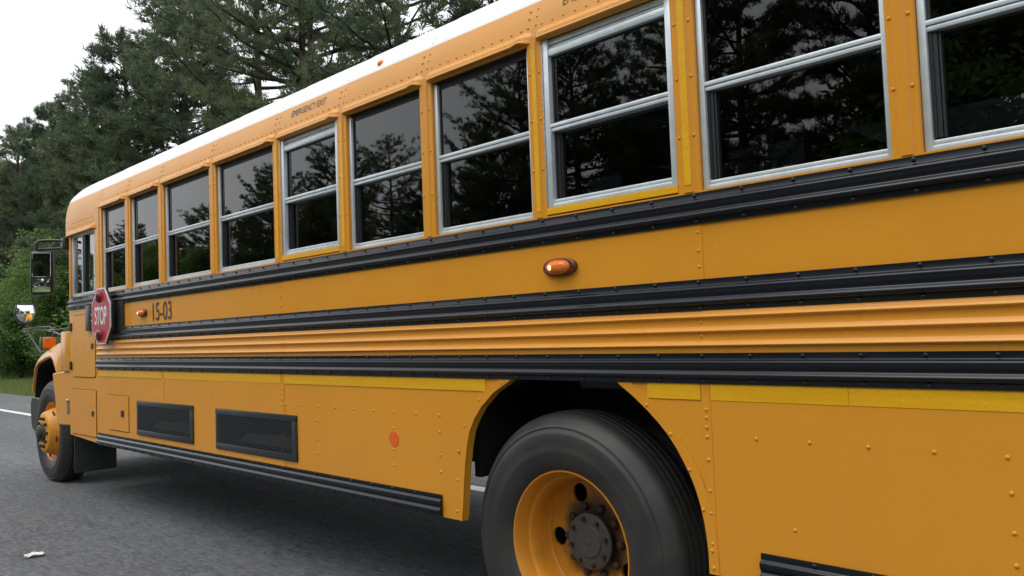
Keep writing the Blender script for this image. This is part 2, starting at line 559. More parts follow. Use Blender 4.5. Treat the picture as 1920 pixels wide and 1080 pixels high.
# lap flanges that carry the seam rivets
for xs in (-5.935, -4.246, -1.490):
    MB().box(xs - 0.016, xs + 0.0165, -0.0016, 0.004, 0.533, 1.144).build('seam_strip', 'yellow', bus)
# upper letter band
for x0, x1, y in ((-6.672, -4.215, 0.002), (-4.219, -1.475, 0.0), (-1.479, XR, 0.002)):
    MB().box(x0, x1, y, y + 0.004, 1.45, 1.70).build('letter_band_panel', 'yellow', bus)

# ---- wheel arch trim : flange ring with a rolled lip going inward
def offset_curve(c, d):
    out = []
    for i, p in enumerate(c):
        a = Vector(c[max(i - 1, 0)]); b = Vector(c[min(i + 1, len(c) - 1)])
        t = (b - a).normalized()
        out.append((p[0] - t.y * d, p[1] + t.x * d))
    return out
for part in (ARCH[:10], ARCH[13:]):
    o1 = offset_curve(part, 0.036)
    mb = MB()
    rings = []
    for (xi, zi), (xo, zo) in zip(part, o1):
        zo = max(zo, 0.532)
        rings.append([(xo, 0.001, zo), (xo, -0.003, zo), (xi, -0.003, zi), (xi, 0.036, zi), (xi + (xo - xi) * 0.1, 0.036, zi + (zo - zi) * 0.1), (xi + (xo - xi) * 0.1, 0.001, zi + (zo - zi) * 0.1)])
    mb.loft(rings).build('wheel_arch_trim', 'yellow', bus, smooth=40)

# ---- black rub rails
RAIL = [(0.0, 0.0005), (0.0, 0.006), (0.03, 0.0065), (0.19, 0.0065), (0.208, 0.0075), (0.258, 0.0150), (0.285, 0.0172), (0.33, 0.0178), (0.44, 0.0172), (0.50, 0.0140), (0.535, 0.0112),
        (0.575, 0.0112), (0.605, 0.0130), (0.652, 0.0190), (0.69, 0.0212), (0.73, 0.0218), (0.78, 0.0200), (0.815, 0.012), (0.845, 0.0070), (0.97, 0.0065), (1.0, 0.006), (1.0, 0.0005)]
def rail(x0, x1, zt, zb, prof=RAIL, name='rub_rail', mat='black'):
    return MB().extr([(-o, zt + (zb - zt) * f) for f, o in prof], x0, x1).build(name, mat, bus, smooth=50)
rails = [rail(-8.0, XR, 1.770, 1.667), rail(-7.29, XR, 1.485, 1.382), rail(-7.29, XR, 1.244, 1.144),
         rail(-7.292, -2.857, 0.629, 0.533), rail(-1.318, XR, 0.629, 0.533)]
# ---- corrugated yellow panels between the rails
CORR = [(1.40, 0.002), (1.3835, 0.003)]
for zr in (1.362, 1.3155, 1.2695):
    CORR += [(zr + 0.0145, 0.0040), (zr + 0.0110, 0.0060), (zr + 0.0020, 0.0160), (zr, 0.0168), (zr - 0.0030, 0.0145), (zr - 0.0060, 0.0060), (zr - 0.0095, 0.0042)]
CORR += [(1.23, 0.003)]
for x0, x1, dy in ((-7.29, -5.905, 0.0), (-5.918, -4.215, 0.0016), (-4.228, -1.475, 0.0), (-1.488, XR, 0.0016)):
    MB().extr([(-o - dy, z) for z, o in CORR] + [(0.006, 1.23), (0.006, 1.40)], x0, x1).build('corrugated_panel', 'yellow', bus, smooth=60)

# ---- yellow reflective tape below the lowest big rail
for x0, x1 in ((-7.28, -5.956), (-5.915, -4.266), (-4.226, -2.549), (-1.722, -1.509), (-1.471, -1.02), (-1.018, XR)):
    MB().box(x0, x1, -0.0016, 0.003, 1.091, 1.1455).build('reflective_tape', 'tape', bus)

# ---- rivets and screws (tiny, uncountable)
mb = MB()
nY = (0, -1, 0)
x = -6.92
xs_row = []
while x < -2.75:
    xs_row.append(x); x += 0.1691
for x in xs_row: mb.dome((x, 0.002, 0.977), nY)
for k in range(16):
    mb.dome((-1.317 + 0.1728 * k, 0.0, 0.977), nY)
for x in (-3.889, -3.206, -2.863, -5.25):
    for z in (0.902, 0.801, 0.728): mb.dome((x, 0.002, z), nY)
for xs in (-5.935, -4.246, -1.490):
    for z in (1.060, 1.034, 1.003, 0.972, 0.898, 0.799, 0.727) + ((0.629, 0.548) if xs > -2 else (0.66,)): mb.dome((xs, -0.0016, z), nY)
    if xs > -5:
        for z in (1.640, 1.580, 1.527): mb.dome((xs, 0.001, z), nY)
    for z in (1.345, 1.298): mb.dome((xs - 0.002, -0.004, z), nY)
for x, z in ((-1.726, 1.067), (-1.632, 0.972), (-1.564, 0.859), (-1.518, 0.735), (-1.492, 0.607), (-1.488, 0.553), (-2.715 - 0.02, 0.829), (-2.745, 0.705), (-2.755, 0.571), (-2.69, 0.94), (-2.59, 1.055), (-2.45, 1.128)):
    mb.dome((x, -0.003, z), nY)
for z in (0.888, 0.79, 0.71): mb.dome((-0.622, 0.0, z), nY)
mb.dome((-1.204, 0.0, 0.713), nY)
for x, z in ((-7.06, 0.955), (-7.06, 0.82), (-7.06, 0.68), (-6.58, 0.955), (-6.58, 0.82), (-6.58, 0.68), (-6.9, 0.965), (-6.75, 0.965), (-7.22, 0.95), (-7.22, 0.86), (-7.22, 1.02)):
    mb.dome((x, 0.002, z), nY)
mb.build('skirt_rivets', 'yellow', bus, smooth=60, kind='stuff')
mb = MB()
for r0, r1, zt, zb in ((-7.9, XR, 1.770, 1.667), (-7.2, XR, 1.485, 1.382), (-7.2, XR, 1.244, 1.144), (-7.2, -2.9, 0.629, 0.533), (-1.29, XR, 0.629, 0.533)):
    k0 = math.ceil((r0 + 1.492) / 0.1725); k1 = math.floor((r1 + 1.492) / 0.1725)
    for k in range(k0, k1 + 1):
        x = -1.492 + 0.1725 * k
        mb.dome((x, -0.007, zt - 0.0095), nY, 0.0075, 0.005)
        mb.dome((x + 0.004, -0.007, zb + 0.0085), nY, 0.0075, 0.005)
mb.build('rail_screws', 'black', bus, smooth=60, kind='stuff')

# ---- windows : frame > panes, meeting rail, tracks
ZW0, ZW1 = 1.777, 2.474
def window(i, x0, x1):
    em = i in EMERG
    z0 = 1.808 if em else ZW0
    yf = 0.004 if em else 0.014
    fr = MB()
    jl, jr = (0.027, 0.024) if em else (0.021, 0.015)
    ztop = 2.468 if em else 2.456
    fr.box(x0, x0 + jl, yf, 0.060, z0, ztop, 0.0025)
    fr.box(x1 - jr, x1, yf, 0.060, z0, ztop, 0.0025)
    fr.box(x0 + jl * 0.5, x1 - jr * 0.5, yf + 0.002, 0.058, z0 + 0.0005, z0 + 0.017, 0.002)
    fr.box(x0 + jl * 0.5, x1 - jr * 0.5, yf + 0.006, 0.058, z0 + 0.018, z0 + 0.031, 0.002)
    if em:
        fr.box(x0 + 0.012, x1 - 0.01, yf + 0.010, 0.058, 2.446, 2.468, 0.002)
        fr.box(x0 + 0.012, x1 - 0.01, yf + 0.014, 0.058, 2.432, 2.444, 0.002)
        fr.box(x0 + 0.018, x1 - 0.016, yf + 0.004, 0.058, 2.402, 2.430, 0.002)
        zt = 2.404
    else:
        zt = 2.440
    w = fr.build('window', 'alu', bus, smooth=30)
    mr = MB()
    mr.box(x0 + 0.016, x1 - 0.012, yf + 0.001, 0.056, 2.1195, 2.134, 0.002)
    mr.box(x0 + 0.016, x1 - 0.012, yf + 0.005, 0.056, 2.104, 2.118, 0.002)
    mr.build('meeting_rail', 'alu', w, smooth=30)
    tr = MB()
    tr.box(x0 + jl, x0 + jl + 0.010, 0.026, 0.060, z0 + 0.038, zt)
    tr.box(x1 - jr - 0.006, x1 - jr, 0.026, 0.060, z0 + 0.038, zt)
    tr.box(x0 + jl, x1 - jr, 0.027, 0.060, zt - 0.006, zt)
    if not em: tr.box(x0 + jl * 0.5, x1 - jr * 0.5, 0.030, 0.0605, 2.438, 2.474)  # header bar in seal black, its shade put into the colour
    tr.build('rubber_seal', 'seal', w)
    tb = MB()
    tb.box(x0 + jl + 0.010, x0 + jl + 0.022, 0.030, 0.060, z0 + 0.038, 2.100)
    tb.box(x0 + jl + 0.024, x0 + jl + 0.030, 0.034, 0.060, z0 + 0.038, 2.100)
    tb.build('sliding_track', 'grille', w)
    MB().box(x0 + jl + 0.008, x1 - jr - 0.004, 0.030, 0.034, 2.130, zt - 0.004).build('upper_pane', 'tint_glass', w)
    MB().box(x0 + jl + 0.026, x1 - jr - 0.004, 0.046, 0.050, z0 + 0.036, 2.104).build('lower_pane', 'tint_glass', w)
    if em:
        MB().box(x0 - 0.004, x1 + 0.003, -0.0025, 0.02, 1.7815, 1.8065, 0.0015).build('yellow_sill_tape', 'tape', w)
        h = MB()
        for k in range(26):
            h.tube([(x0 - 0.004, 0.004, 1.83 + k * 0.024), (x0 - 0.004, 0.004, 1.83 + k * 0.024 + 0.021)], 0.0045, 6)
        h.build('piano_hinge', 'steel', w, kind='stuff')
for i, (x0, x1) in enumerate(WIN):
    window(i, x0, x1)
MB().box(-7.345, XR, -0.001, 0.06, 1.765, 1.7765).build('window_ledge', 'yellow', bus)

# ---- pillars between the windows, with raised centre and two columns of rivets
rv = MB()
edges = [(-7.345, WIN[0][0])] + [(WIN[i][1], WIN[i + 1][0]) for i in range(len(WIN) - 1)] + [(WIN[-1][1], XR)]
for i, (a, b) in enumerate(edges):
    wd = b - a
    a2, b2 = a + 0.001, b - 0.001
    c0, c1 = a2 + wd * 0.30, b2 - wd * 0.30
    prof = [(a2, 0.058), (a2, 0.004), (a2 + 0.003, 0.0), (c0 - 0.002, 0.0), (c0 + 0.003, -0.005), (c1 - 0.003, -0.005), (c1 + 0.002, 0.0), (b2 - 0.003, 0.0), (b2, 0.004), (b2, 0.058)]
    p = MB().loft([[(x, y, 1.776) for x, y in prof], [(x, y, 2.496) for x, y in prof]]).build('pillar', 'yellow', bus, smooth=30)
    if i - 1 in EMERG or i in EMERG:
        MB().box(c0 + 0.004, c1 - 0.004, -0.0066, -0.003, 1.80, 2.445, 0.0008).build('reflective_strip', 'tape', p)
    if i < len(edges) - 1:
        for z in (2.351, 2.163, 1.964): 
            rv.dome((a2 + wd * 0.17, 0.0, z), nY, 0.0062)
            rv.dome((b2 - wd * 0.19, 0.0, z), nY, 0.0062)
rv.build('pillar_rivets', 'yellow', bus, smooth=60, kind='stuff')

# ---- roof : yellow band panels and white shell, one bay per window
PROF = catmull([(0.003, 2.474), (0.007, 2.52), (0.016, 2.58), (0.030, 2.632), (0.042, 2.663), (0.064, 2.695), (0.083, 2.716), (0.12, 2.754), (0.17, 2.796), (0.26, 2.853),
                (0.40, 2.915), (0.60, 2.968), (0.85, 3.003), (1.22, 3.020)], 5)
kb = min(range(len(PROF)), key=lambda k: abs(PROF[k][1] - 2.648))
BAND, HALF = PROF[:kb + 1], PROF[kb:]
SHELL = HALF + [(W - y, z) for y, z in HALF[::-1][1:]]
BAND_FAR = [(W - y, z) for y, z in BAND]
def shell_strip(prof, x0, x1, name, mat, lift):
    inner = [(y + (0.006 if y < W / 2 else -0.006), z - 0.004) for y, z in prof]
    return MB().extr(prof + inner[::-1], x0, x1, lift0=lift).build(name, mat, bus, smooth=50)
seams = [-7.196] + [w[0] - 0.028 for w in WIN[1:]] + [XR]
for i in range(len(seams) - 1):
    a, b = seams[i], seams[i + 1] + (0.006 if i < len(seams) - 2 else 0)
    shell_strip(BAND, a, b, 'roof_band_panel', 'yellow_roof', 0.0022)
    sh = [(y, z) for y, z in SHELL]
    inner = [(y, z - 0.006) for y, z in sh]
    o = MB()
    n = len(sh)
    ring0 = [(a, y - (0.002 if y < 0.3 else 0), z + (0.002 if 0.1 < y < 2.3 else 0)) for y, z in sh] + [(a, y, z - 0.006) for y, z in sh[::-1]]
    ring1 = [(b, y, z) for y, z in sh] + [(b, y, z - 0.006) for y, z in sh[::-1]]
    o.loft([ring0, ring1]).build('roof_bay', 'white_roof', bus, smooth=50)
MB().extr(BAND_FAR + [(y - 0.006, z - 0.004) for y, z in BAND_FAR[::-1]], -7.196, XR).build('far_roof_band', 'yellow_roof', bus, smooth=50)

# eyebrows (drip mouldings) over each window
EYE = [(0.000, 2.524), (0.003, 2.519), (0.010, 2.5135), (0.019, 2.508), (0.025, 2.501), (0.0265, 2.494), (0.0265, 2.486), (0.033, 2.4815), (0.0345, 2.478), (0.032, 2.4745)]
def eyebrow(x0, x1, dz=0.0, name='window_eyebrow'):
    st = [(x0 - 0.022, 0.25), (x0 - 0.014, 0.72), (x0 - 0.003, 0.95), (x0 + 0.015, 1.0), (x1 - 0.06, 1.0), (x1 - 0.03, 1.08), (x1 - 0.012, 1.02), (x1 + 0.004, 0.7), (x1 + 0.018, 0.3), (x1 + 0.030, 0.02)]
    rings = []
    for k, (x, a) in enumerate(st):
        up = 0.006 * max(0, 1 - abs(x - (x1 - 0.02)) / 0.035)
        ring = [(x, 0.006 - a * o, z + dz + up) for o, z in EYE]
        ring += [(x, 0.062, 2.4755 + dz), (x, 0.062, 2.50 + dz), (x, 0.012, 2.528 + dz)]
        rings.append(ring)
    return MB().loft(rings).build(name, 'yellow_roof', bus, smooth=45)
for i, (x0, x1) in enumerate(WIN): eyebrow(x0, x1)
# rivets along the roof band
def skin(z):
    for (ya, za), (yb, zb) in zip(PROF, PROF[1:]):
        if za <= z <= zb:
            t = (z - za) / (zb - za)
            return ya + (yb - ya) * t, Vector((0, -(zb - za), (yb - ya))).normalized()
    return 0.0, Vector((0, -1, 0))
rv = MB(); rw = MB()
def skin_rivet(b, x, z, r=0.006, lift=0.0015):
    y, n = skin(z)
    b.dome(Vector((x, y, z)) + n * lift, n, r, 0.0042)
for i in range(len(seams) - 1):
    a = seams[i]; b = seams[i + 1]
    nn = max(4, round((b - a - 0.11) / 0.0565))
    for k in range(nn + 1):
        skin_rivet(rv, a + 0.028 + (b - a - 0.115) * k / nn, 2.541)
    for dx, zz in ((-0.008, (2.497, 2.545, 2.58, 2.612)), (-0.053, (2.501, 2.543, 2.581, 2.612))):
        for z in zz: skin_rivet(rv, b + dx + (z - 2.5) * 0.09, z)
    for z in (2.668, 2.695): skin_rivet(rw, b - 0.012 + (z - 2.5) * 0.06, z)
rv.build('roof_band_rivets', 'yellow_roof', bus, smooth=60, kind='stuff')
rw.build('roof_rivets', 'white_roof', bus, smooth=60, kind='stuff')
# painted words over the two emergency windows
ty, tn = skin(2.60)
for i in EMERG:
    xa = WIN[i][0] + 0.108
    text_mesh('emergency_exit_lettering', 'EMERGENCY EXIT', 'grey_ink', bus, xa, xa + 0.358, skin(2.581)[0] - 0.0035, 2.581, 2.619, tilt=math.atan2(skin(2.619)[0] - skin(2.581)[0], 0.038), label='faded black words EMERGENCY EXIT')
# small clearance lamp on the roof edge
def lamp_blob(name, p, n, r, parent=bus, mat='amber'):
    return MB().dome(p, n, r, r * 0.9, 12).build(name, mat, parent, smooth=70)
y_, n_ = skin(2.69)
lamp_blob('roof_clearance_lamp', Vector((-3.3, y_, 2.688)), n_, 0.020)

# ---- front cap : yellow lower skin, white above, rounded to the front
XC = -8.10
def cap_ring(x, shrink, drop):
    pr = [(0.004, 2.345)] + PROF
    full = pr + [(W - y, z) for y, z in pr[::-1][1:]]
    return [(x, W / 2 + (y - W / 2) * shrink, 2.345 + (z - 2.345) * drop) for y, z in full]
def cap_part(k0, k1, name, mat):
    rings = []
    for x, s, d in ((-7.190, 1.0, 1.0), (-7.6, 1.0, 1.0), (XC, 1.0, 1.0), (XC - 0.03, 0.996, 0.99), (XC - 0.06, 0.985, 0.968), (XC - 0.085, 0.965, 0.93), (XC - 0.10, 0.94, 0.88)):
        rings.append(cap_ring(x, s, d)[k0:k1])
    mb = MB().loft(rings, closed=False)
    return mb
NP = len(PROF) + 1
kb2 = kb + 1
full_n = 2 * NP - 1
cap_part(0, kb2 + 1, 'front_cap_side', 'yellow_roof').build('front_cap_side', 'yellow_roof', bus, smooth=50)
cap_part(kb2, full_n - kb2, 'front_cap_roof', 'white_roof').build('front_cap_roof', 'white_roof', bus, smooth=50)
cap_part(full_n - kb2 - 1, full_n, 'front_cap_far_side', 'yellow_roof').build('front_cap_far_side', 'yellow_roof', bus, smooth=50)
# cap front face
fr_ring = cap_ring(XC - 0.10, 0.94, 0.88)
MB().add(fr_ring + [(XC - 0.10 + 0.05, y, z) for x, y, z in fr_ring], [tuple(range(full_n)), tuple(range(2 * full_n - 1, full_n - 1, -1))] + [(i, i + 1, i + 1 + full_n, i + full_n) for i in range(full_n - 1)]).build('front_cap_face', 'yellow_roof', bus)
MB().prism([(-7.196, 2.30), (-7.345, 2.30), (-7.345, 2.50), (-7.196, 2.50)], 0.003, 0.05).build('cap_corner_panel', 'yellow_roof', bus)
# eyebrow over the driver's window with its two rivet rows
eyebrow(-8.03, -7.325, -0.148, 'driver_eyebrow')
rv = MB()
for k in range(22):
    x = -8.03 + k * 0.0335
    rv.dome((x, 0.004, 2.402 + 0.006 * math.sin(k)), nY, 0.005)
    if k > 1: rv.dome((x + 0.012, 0.004, 2.436), nY, 0.005)
for z in (2.47, 2.515, 2.56, 2.60, 2.645): skin_rivet(rv, -7.235, z)
for z in (2.40, 2.46, 2.52, 2.58, 2.63): skin_rivet(rv, -8.085, z, 0.005)
rv.build('front_cap_rivets', 'yellow_roof', bus, smooth=60, kind='stuff')
lamp_blob('front_marker_lamp', (-8.13, 0.05, 2.55), (-0.9, -0.4, 0.2), 0.022, bus, 'bulb')

# ---- driver's window : frame > two panes
fr = MB()
fr.box(-7.972, -7.952, 0.012, 0.055, 1.790, 2.335, 0.002)
fr.box(-7.362, -7.345, 0.012, 0.055, 1.790, 2.335, 0.002)
fr.box(-7.96, -7.35, 0.014, 0.054, 1.777, 1.808, 0.002)
fr.box(-7.96, -7.35, 0.014, 0.054, 2.306, 2.335, 0.002)
fr.box(-7.72, -7.700, 0.014, 0.045, 1.80, 2.31, 0.002)
dw = fr.build('driver_window', 'alu', bus, smooth=30)
MB().box(-7.700, -7.640, 0.020, 0.050, 1.80, 2.31).build('rubber_seal', 'seal', dw)
MB().box(-7.952, -7.72, 0.030, 0.034, 1.805, 2.31).build('front_pane', 'clear_glass', dw)
MB().box(-7.640, -7.362, 0.040, 0.044, 1.805, 2.31).build('rear_pane', 'clear_glass', dw)
MB().box(-8.02, -7.972, 0.0, 0.07, 1.70, 2.36, 0.004).build('front_pillar', 'yellow', bus, smooth=30)

# ---- front side panel with two access doors
MB().prism([(-8.03, 0.567), (-7.300, 0.537), (-7.300, 1.69), (-8.03, 1.69)], 0.003, 0.010).build('front_side_panel', 'yellow', bus)
def rrect(x0, x1, z0, z1, r=0.03, k=4):
    pts = []
    for cx, cz, a0 in ((x1 - r, z1 - r, 0), (x0 + r, z1 - r, 90), (x0 + r, z0 + r, 180), (x1 - r, z0 + r, 270)):
        for j in range(k + 1):
            t = R(a0 + 90 * j / k)
            pts.append((cx + r * math.cos(t), cz + r * math.sin(t)))
    return pts
def hatch(x0, x1, z0, z1, latch, name, r=0.02, hinge=()):
    MB().prism(rrect(x0 - 0.005, x1 + 0.006, z0 - 0.006, z1 + 0.005, r + 0.004), 0.0008, 0.005).build('shut_line', 'gap', bus)  # dark plate painted as the shaded gap round the door
    d = MB().prism(rrect(x0, x1, z0, z1, r), -0.0035, 0.004).build(name, 'yellow', bus, bevel=0.0012)
    lx, lz, s = latch
    MB().box(lx - s, lx + s, -0.010, -0.002, lz - s, lz + s, 0.003).build('latch', 'plastic', d)
    for hx, hz in hinge:
        MB().box(hx - 0.02, hx + 0.02, -0.014, -0.001, hz - 0.037, hz + 0.037, 0.004).build('hinge', 'plastic', d)
hatch(-7.935, -7.348, 1.080, 1.612, (-7.41, 1.341, 0.024), 'upper_access_door', 0.03, ((-7.975, 1.515), (-7.975, 1.175)))
hatch(-7.967, -7.342, 0.586, 0.970, (-7.412, 0.777, 0.021), 'lower_access_door', 0.012)
hatch(-7.027, -6.610, 0.672, 0.944, (-6.728, 0.808, 0.026), 'battery_door', 0.008)

# ---- two vent grilles : frame > mesh bars, baffle
def grille(x0, x1, z0, z1):
    mb = MB()
    t = 0.045
    mb.box(x0, x1, -0.0095, 0.004, z1 - t * 0.8, z1, 0.004); mb.box(x0, x1, -0.0095, 0.004, z0, z0 + t * 0.9, 0.004)
    mb.box(x0, x0 + t * 0.8, -0.0092, 0.004, z0 + 0.01, z1 - 0.01, 0.004); mb.box(x1 - t, x1, -0.0092, 0.004, z0 + 0.01, z1 - 0.01, 0.004)
    g = mb.build('vent_grille', 'grille', bus, smooth=30)
    mb = MB()
    zi0, zi1, xi0, xi1 = z0 + t * 0.85, z1 - t * 0.75, x0 + t * 0.75, x1 - t * 0.9
    nr = 19
    dz = (zi1 - zi0) / nr
    for k in range(nr + 1):
        mb.box(xi0, xi1, -0.0085, -0.0042, zi0 + dz * k - dz * 0.2, zi0 + dz * k + dz * 0.2)
    nc = 26
    dx = (xi1 - xi0) / nc
    for k in range(nr):
        for j in range(nc):
            xx = xi0 + dx * (j + (0.5 if k % 2 else 0.0)) + dx * 0.25
            if xx + 0.006 < xi1: mb.box(xx - 0.003, xx + 0.003, -0.0080, -0.0046, zi0 + dz * k, zi0 + dz * (k + 1))
    mb.build('mesh_screen', 'grille', g, kind='stuff')
    MB().box(xi0 - 0.01, xi1 + 0.01, -0.0032, -0.0024, zi0 - 0.01, zi1 + 0.01).build('dark_backing', 'void', g)  # black sheet painting the shade of a hollow behind the mesh
    MB().prism([(xi0 + (xi1 - xi0) * 0.30, zi0 + 0.030), (xi1 - 0.002, zi0 + 0.03), (xi1 - 0.002, zi0 + 0.095), (xi0 + (xi1 - xi0) * 0.42, zi0 + 0.085)], -0.0040, -0.0036).build('baffle', 'baffle', g)
grille(-6.425, -5.430, 0.666, 0.921)
grille(-5.090, -4.092, 0.664, 0.918)
# orange sticker
MB().lathe([(0.0001, -0.001), (0.036, -0.001), (0.037, 0.003)], -3.204, 0.851, 32).build('orange_sticker', 'orange', bus)

# ---- side marker lamps : housing > lens, bulb
def marker(cx, cz, s=1.0):
    def ell(a, b, y):
        return [(cx + a * s * math.copysign(abs(math.cos(t)) ** 0.75, math.cos(t)), y, cz + b * s * math.sin(t)) for t in [2 * math.pi * k / 28 for k in range(28)]]
    h = MB().loft([ell(0.083, 0.034, 0.0), ell(0.083, 0.034, -0.016 * s), ell(0.078, 0.030, -0.020 * s)]).build('side_marker_lamp', 'amber_base', bus, smooth=40)
    l = MB().loft([ell(0.060, 0.028, -0.018 * s), ell(0.058, 0.027, -0.027 * s), ell(0.046, 0.020, -0.037 * s), ell(0.030, 0.012, -0.043 * s), ell(0.008, 0.003, -0.0445 * s)]).build('amber_lens', 'amber', h, smooth=60)
    MB().dome((cx - 0.022 * s, -0.0385 * s, cz - 0.001), nY, 0.012 * s, 0.008 * s, 12).build('bulb', 'bulb', h, smooth=60)
    for dx in (-0.068, 0.068):
        MB().dome((cx + dx * s, -0.020 * s, cz), nY, 0.006, 0.003).build('screw', 'seal', h)
marker(-2.098, 1.574)
marker(-6.285, 1.573, 0.85)
text_mesh('fleet_number', '15-03', 'ink', bus, -6.105, -5.770, -0.0005, 1.508, 1.638, label='black fleet number 15-03')

# ---- stop arm : black housing, red octagon folded flat
MB().box(-7.02, -6.672, -0.012, 0.006, 1.40, 1.768, 0.003).build('stop_arm_backing', 'plastic', bus, smooth=30)
sb = MB().box(-7.50, -7.36, -0.03, 0.004, 1.47, 1.685, 0.006)
sb.build('stop_arm_bracket', 'plastic', bus, smooth=30)
SX, SZ, SA, SB = -7.005, 1.578, 0.214, 0.224
def octo(k):
    return [(SX + SA * k / math.cos(R(22.5)) * math.cos(R(22.5 + 45 * j)), SZ + SB * k / math.cos(R(22.5)) * math.sin(R(22.5 + 45 * j))) for j in range(8)]
st = MB().prism(octo(1.0), -0.066, -0.058).build('stop_sign', 'white', bus)
MB().prism(octo(0.955), -0.0675, -0.0662).build('red_face', 'red', st)
MB().prism(octo(0.99), -0.0575, -0.040).build('sign_edge', 'plastic', st)
text_mesh('stop_lettering', 'STOP', 'white', st, SX - 0.135, SX + 0.143, -0.0678, SZ - 0.070, SZ + 0.077, label='white word STOP', bold=0.018)
for dz in (0.155, -0.150):
    MB().lathe([(0.0001, -0.094), (0.030, -0.091), (0.044, -0.082), (0.047, -0.0678)], SX - 0.03, SZ + dz, 24).build('flasher_lens', 'red_lens', st, smooth=60)
MB().tube([(-7.36, -0.02, 1.60), (-7.2, -0.05, 1.60)], 0.010).build('upper_hinge_arm', 'steel', st)
MB().tube([(-7.36, -0.02, 1.55), (-7.2, -0.05, 1.55)], 0.010).build('lower_hinge_arm', 'steel', st)

# ---- wheels : rim mesh > tyre, hub, nuts
TY = [(0.285, 0.060), (0.300, 0.040), (0.325, 0.024), (0.365, 0.014), (0.378, 0.0115), (0.382, 0.0130), (0.410, 0.010), (0.440, 0.013), (0.448, 0.0155), (0.452, 0.0195), (0.462, 0.0225), (0.466, 0.0200), (0.474, 0.0235), (0.480, 0.030), (0.492, 0.041),
      (0.503, 0.052), (0.513, 0.066), (0.5185, 0.082), (0.519, 0.094), (0.508, 0.096), (0.508, 0.103), (0.521, 0.105), (0.522, 0.122), (0.510, 0.124), (0.510, 0.131), (0.523, 0.133), (0.523, 0.155), (0.511, 0.157), (0.511, 0.165), (0.523, 0.167),
      (0.522, 0.190), (0.510, 0.192), (0.510, 0.199), (0.521, 0.201), (0.519, 0.222), (0.513, 0.240), (0.495, 0.262), (0.450, 0.282), (0.400, 0.290), (0.330, 0.276), (0.300, 0.262), (0.285, 0.245)]
def disc_with_holes(mb, cx, cz, y, t, r_out, r_in, holes, sgn):
    """flat annulus with round holes, front at y, thickness t"""
    bm = bmesh.new()
    loops = [(cx, cz, r_out, 64), (cx, cz, r_in, 48)] + [(hx, hz, hr, 20) for hx, hz, hr in holes]
    es = []
    for lx, lz, lr, n in loops:
        vs = [bm.verts.new((lx + lr * math.cos(2 * math.pi * k / n), y, lz + lr * math.sin(2 * math.pi * k / n))) for k in range(n)]
        es += [bm.edges.new((vs[k], vs[(k + 1) % n])) for k in range(n)]
    bmesh.ops.triangle_fill(bm, use_beauty=True, use_dissolve=False, edges=es)
    bm.verts.index_update()
    mb.add([v.co[:] for v in bm.verts], [[v.index for v in f.verts] for f in bm.faces])
    bm.free()
    for lx, lz, lr, n in loops[2:]:
        mb.lathe([(lr, y), (lr, y + sgn * t)], lx, lz, n)
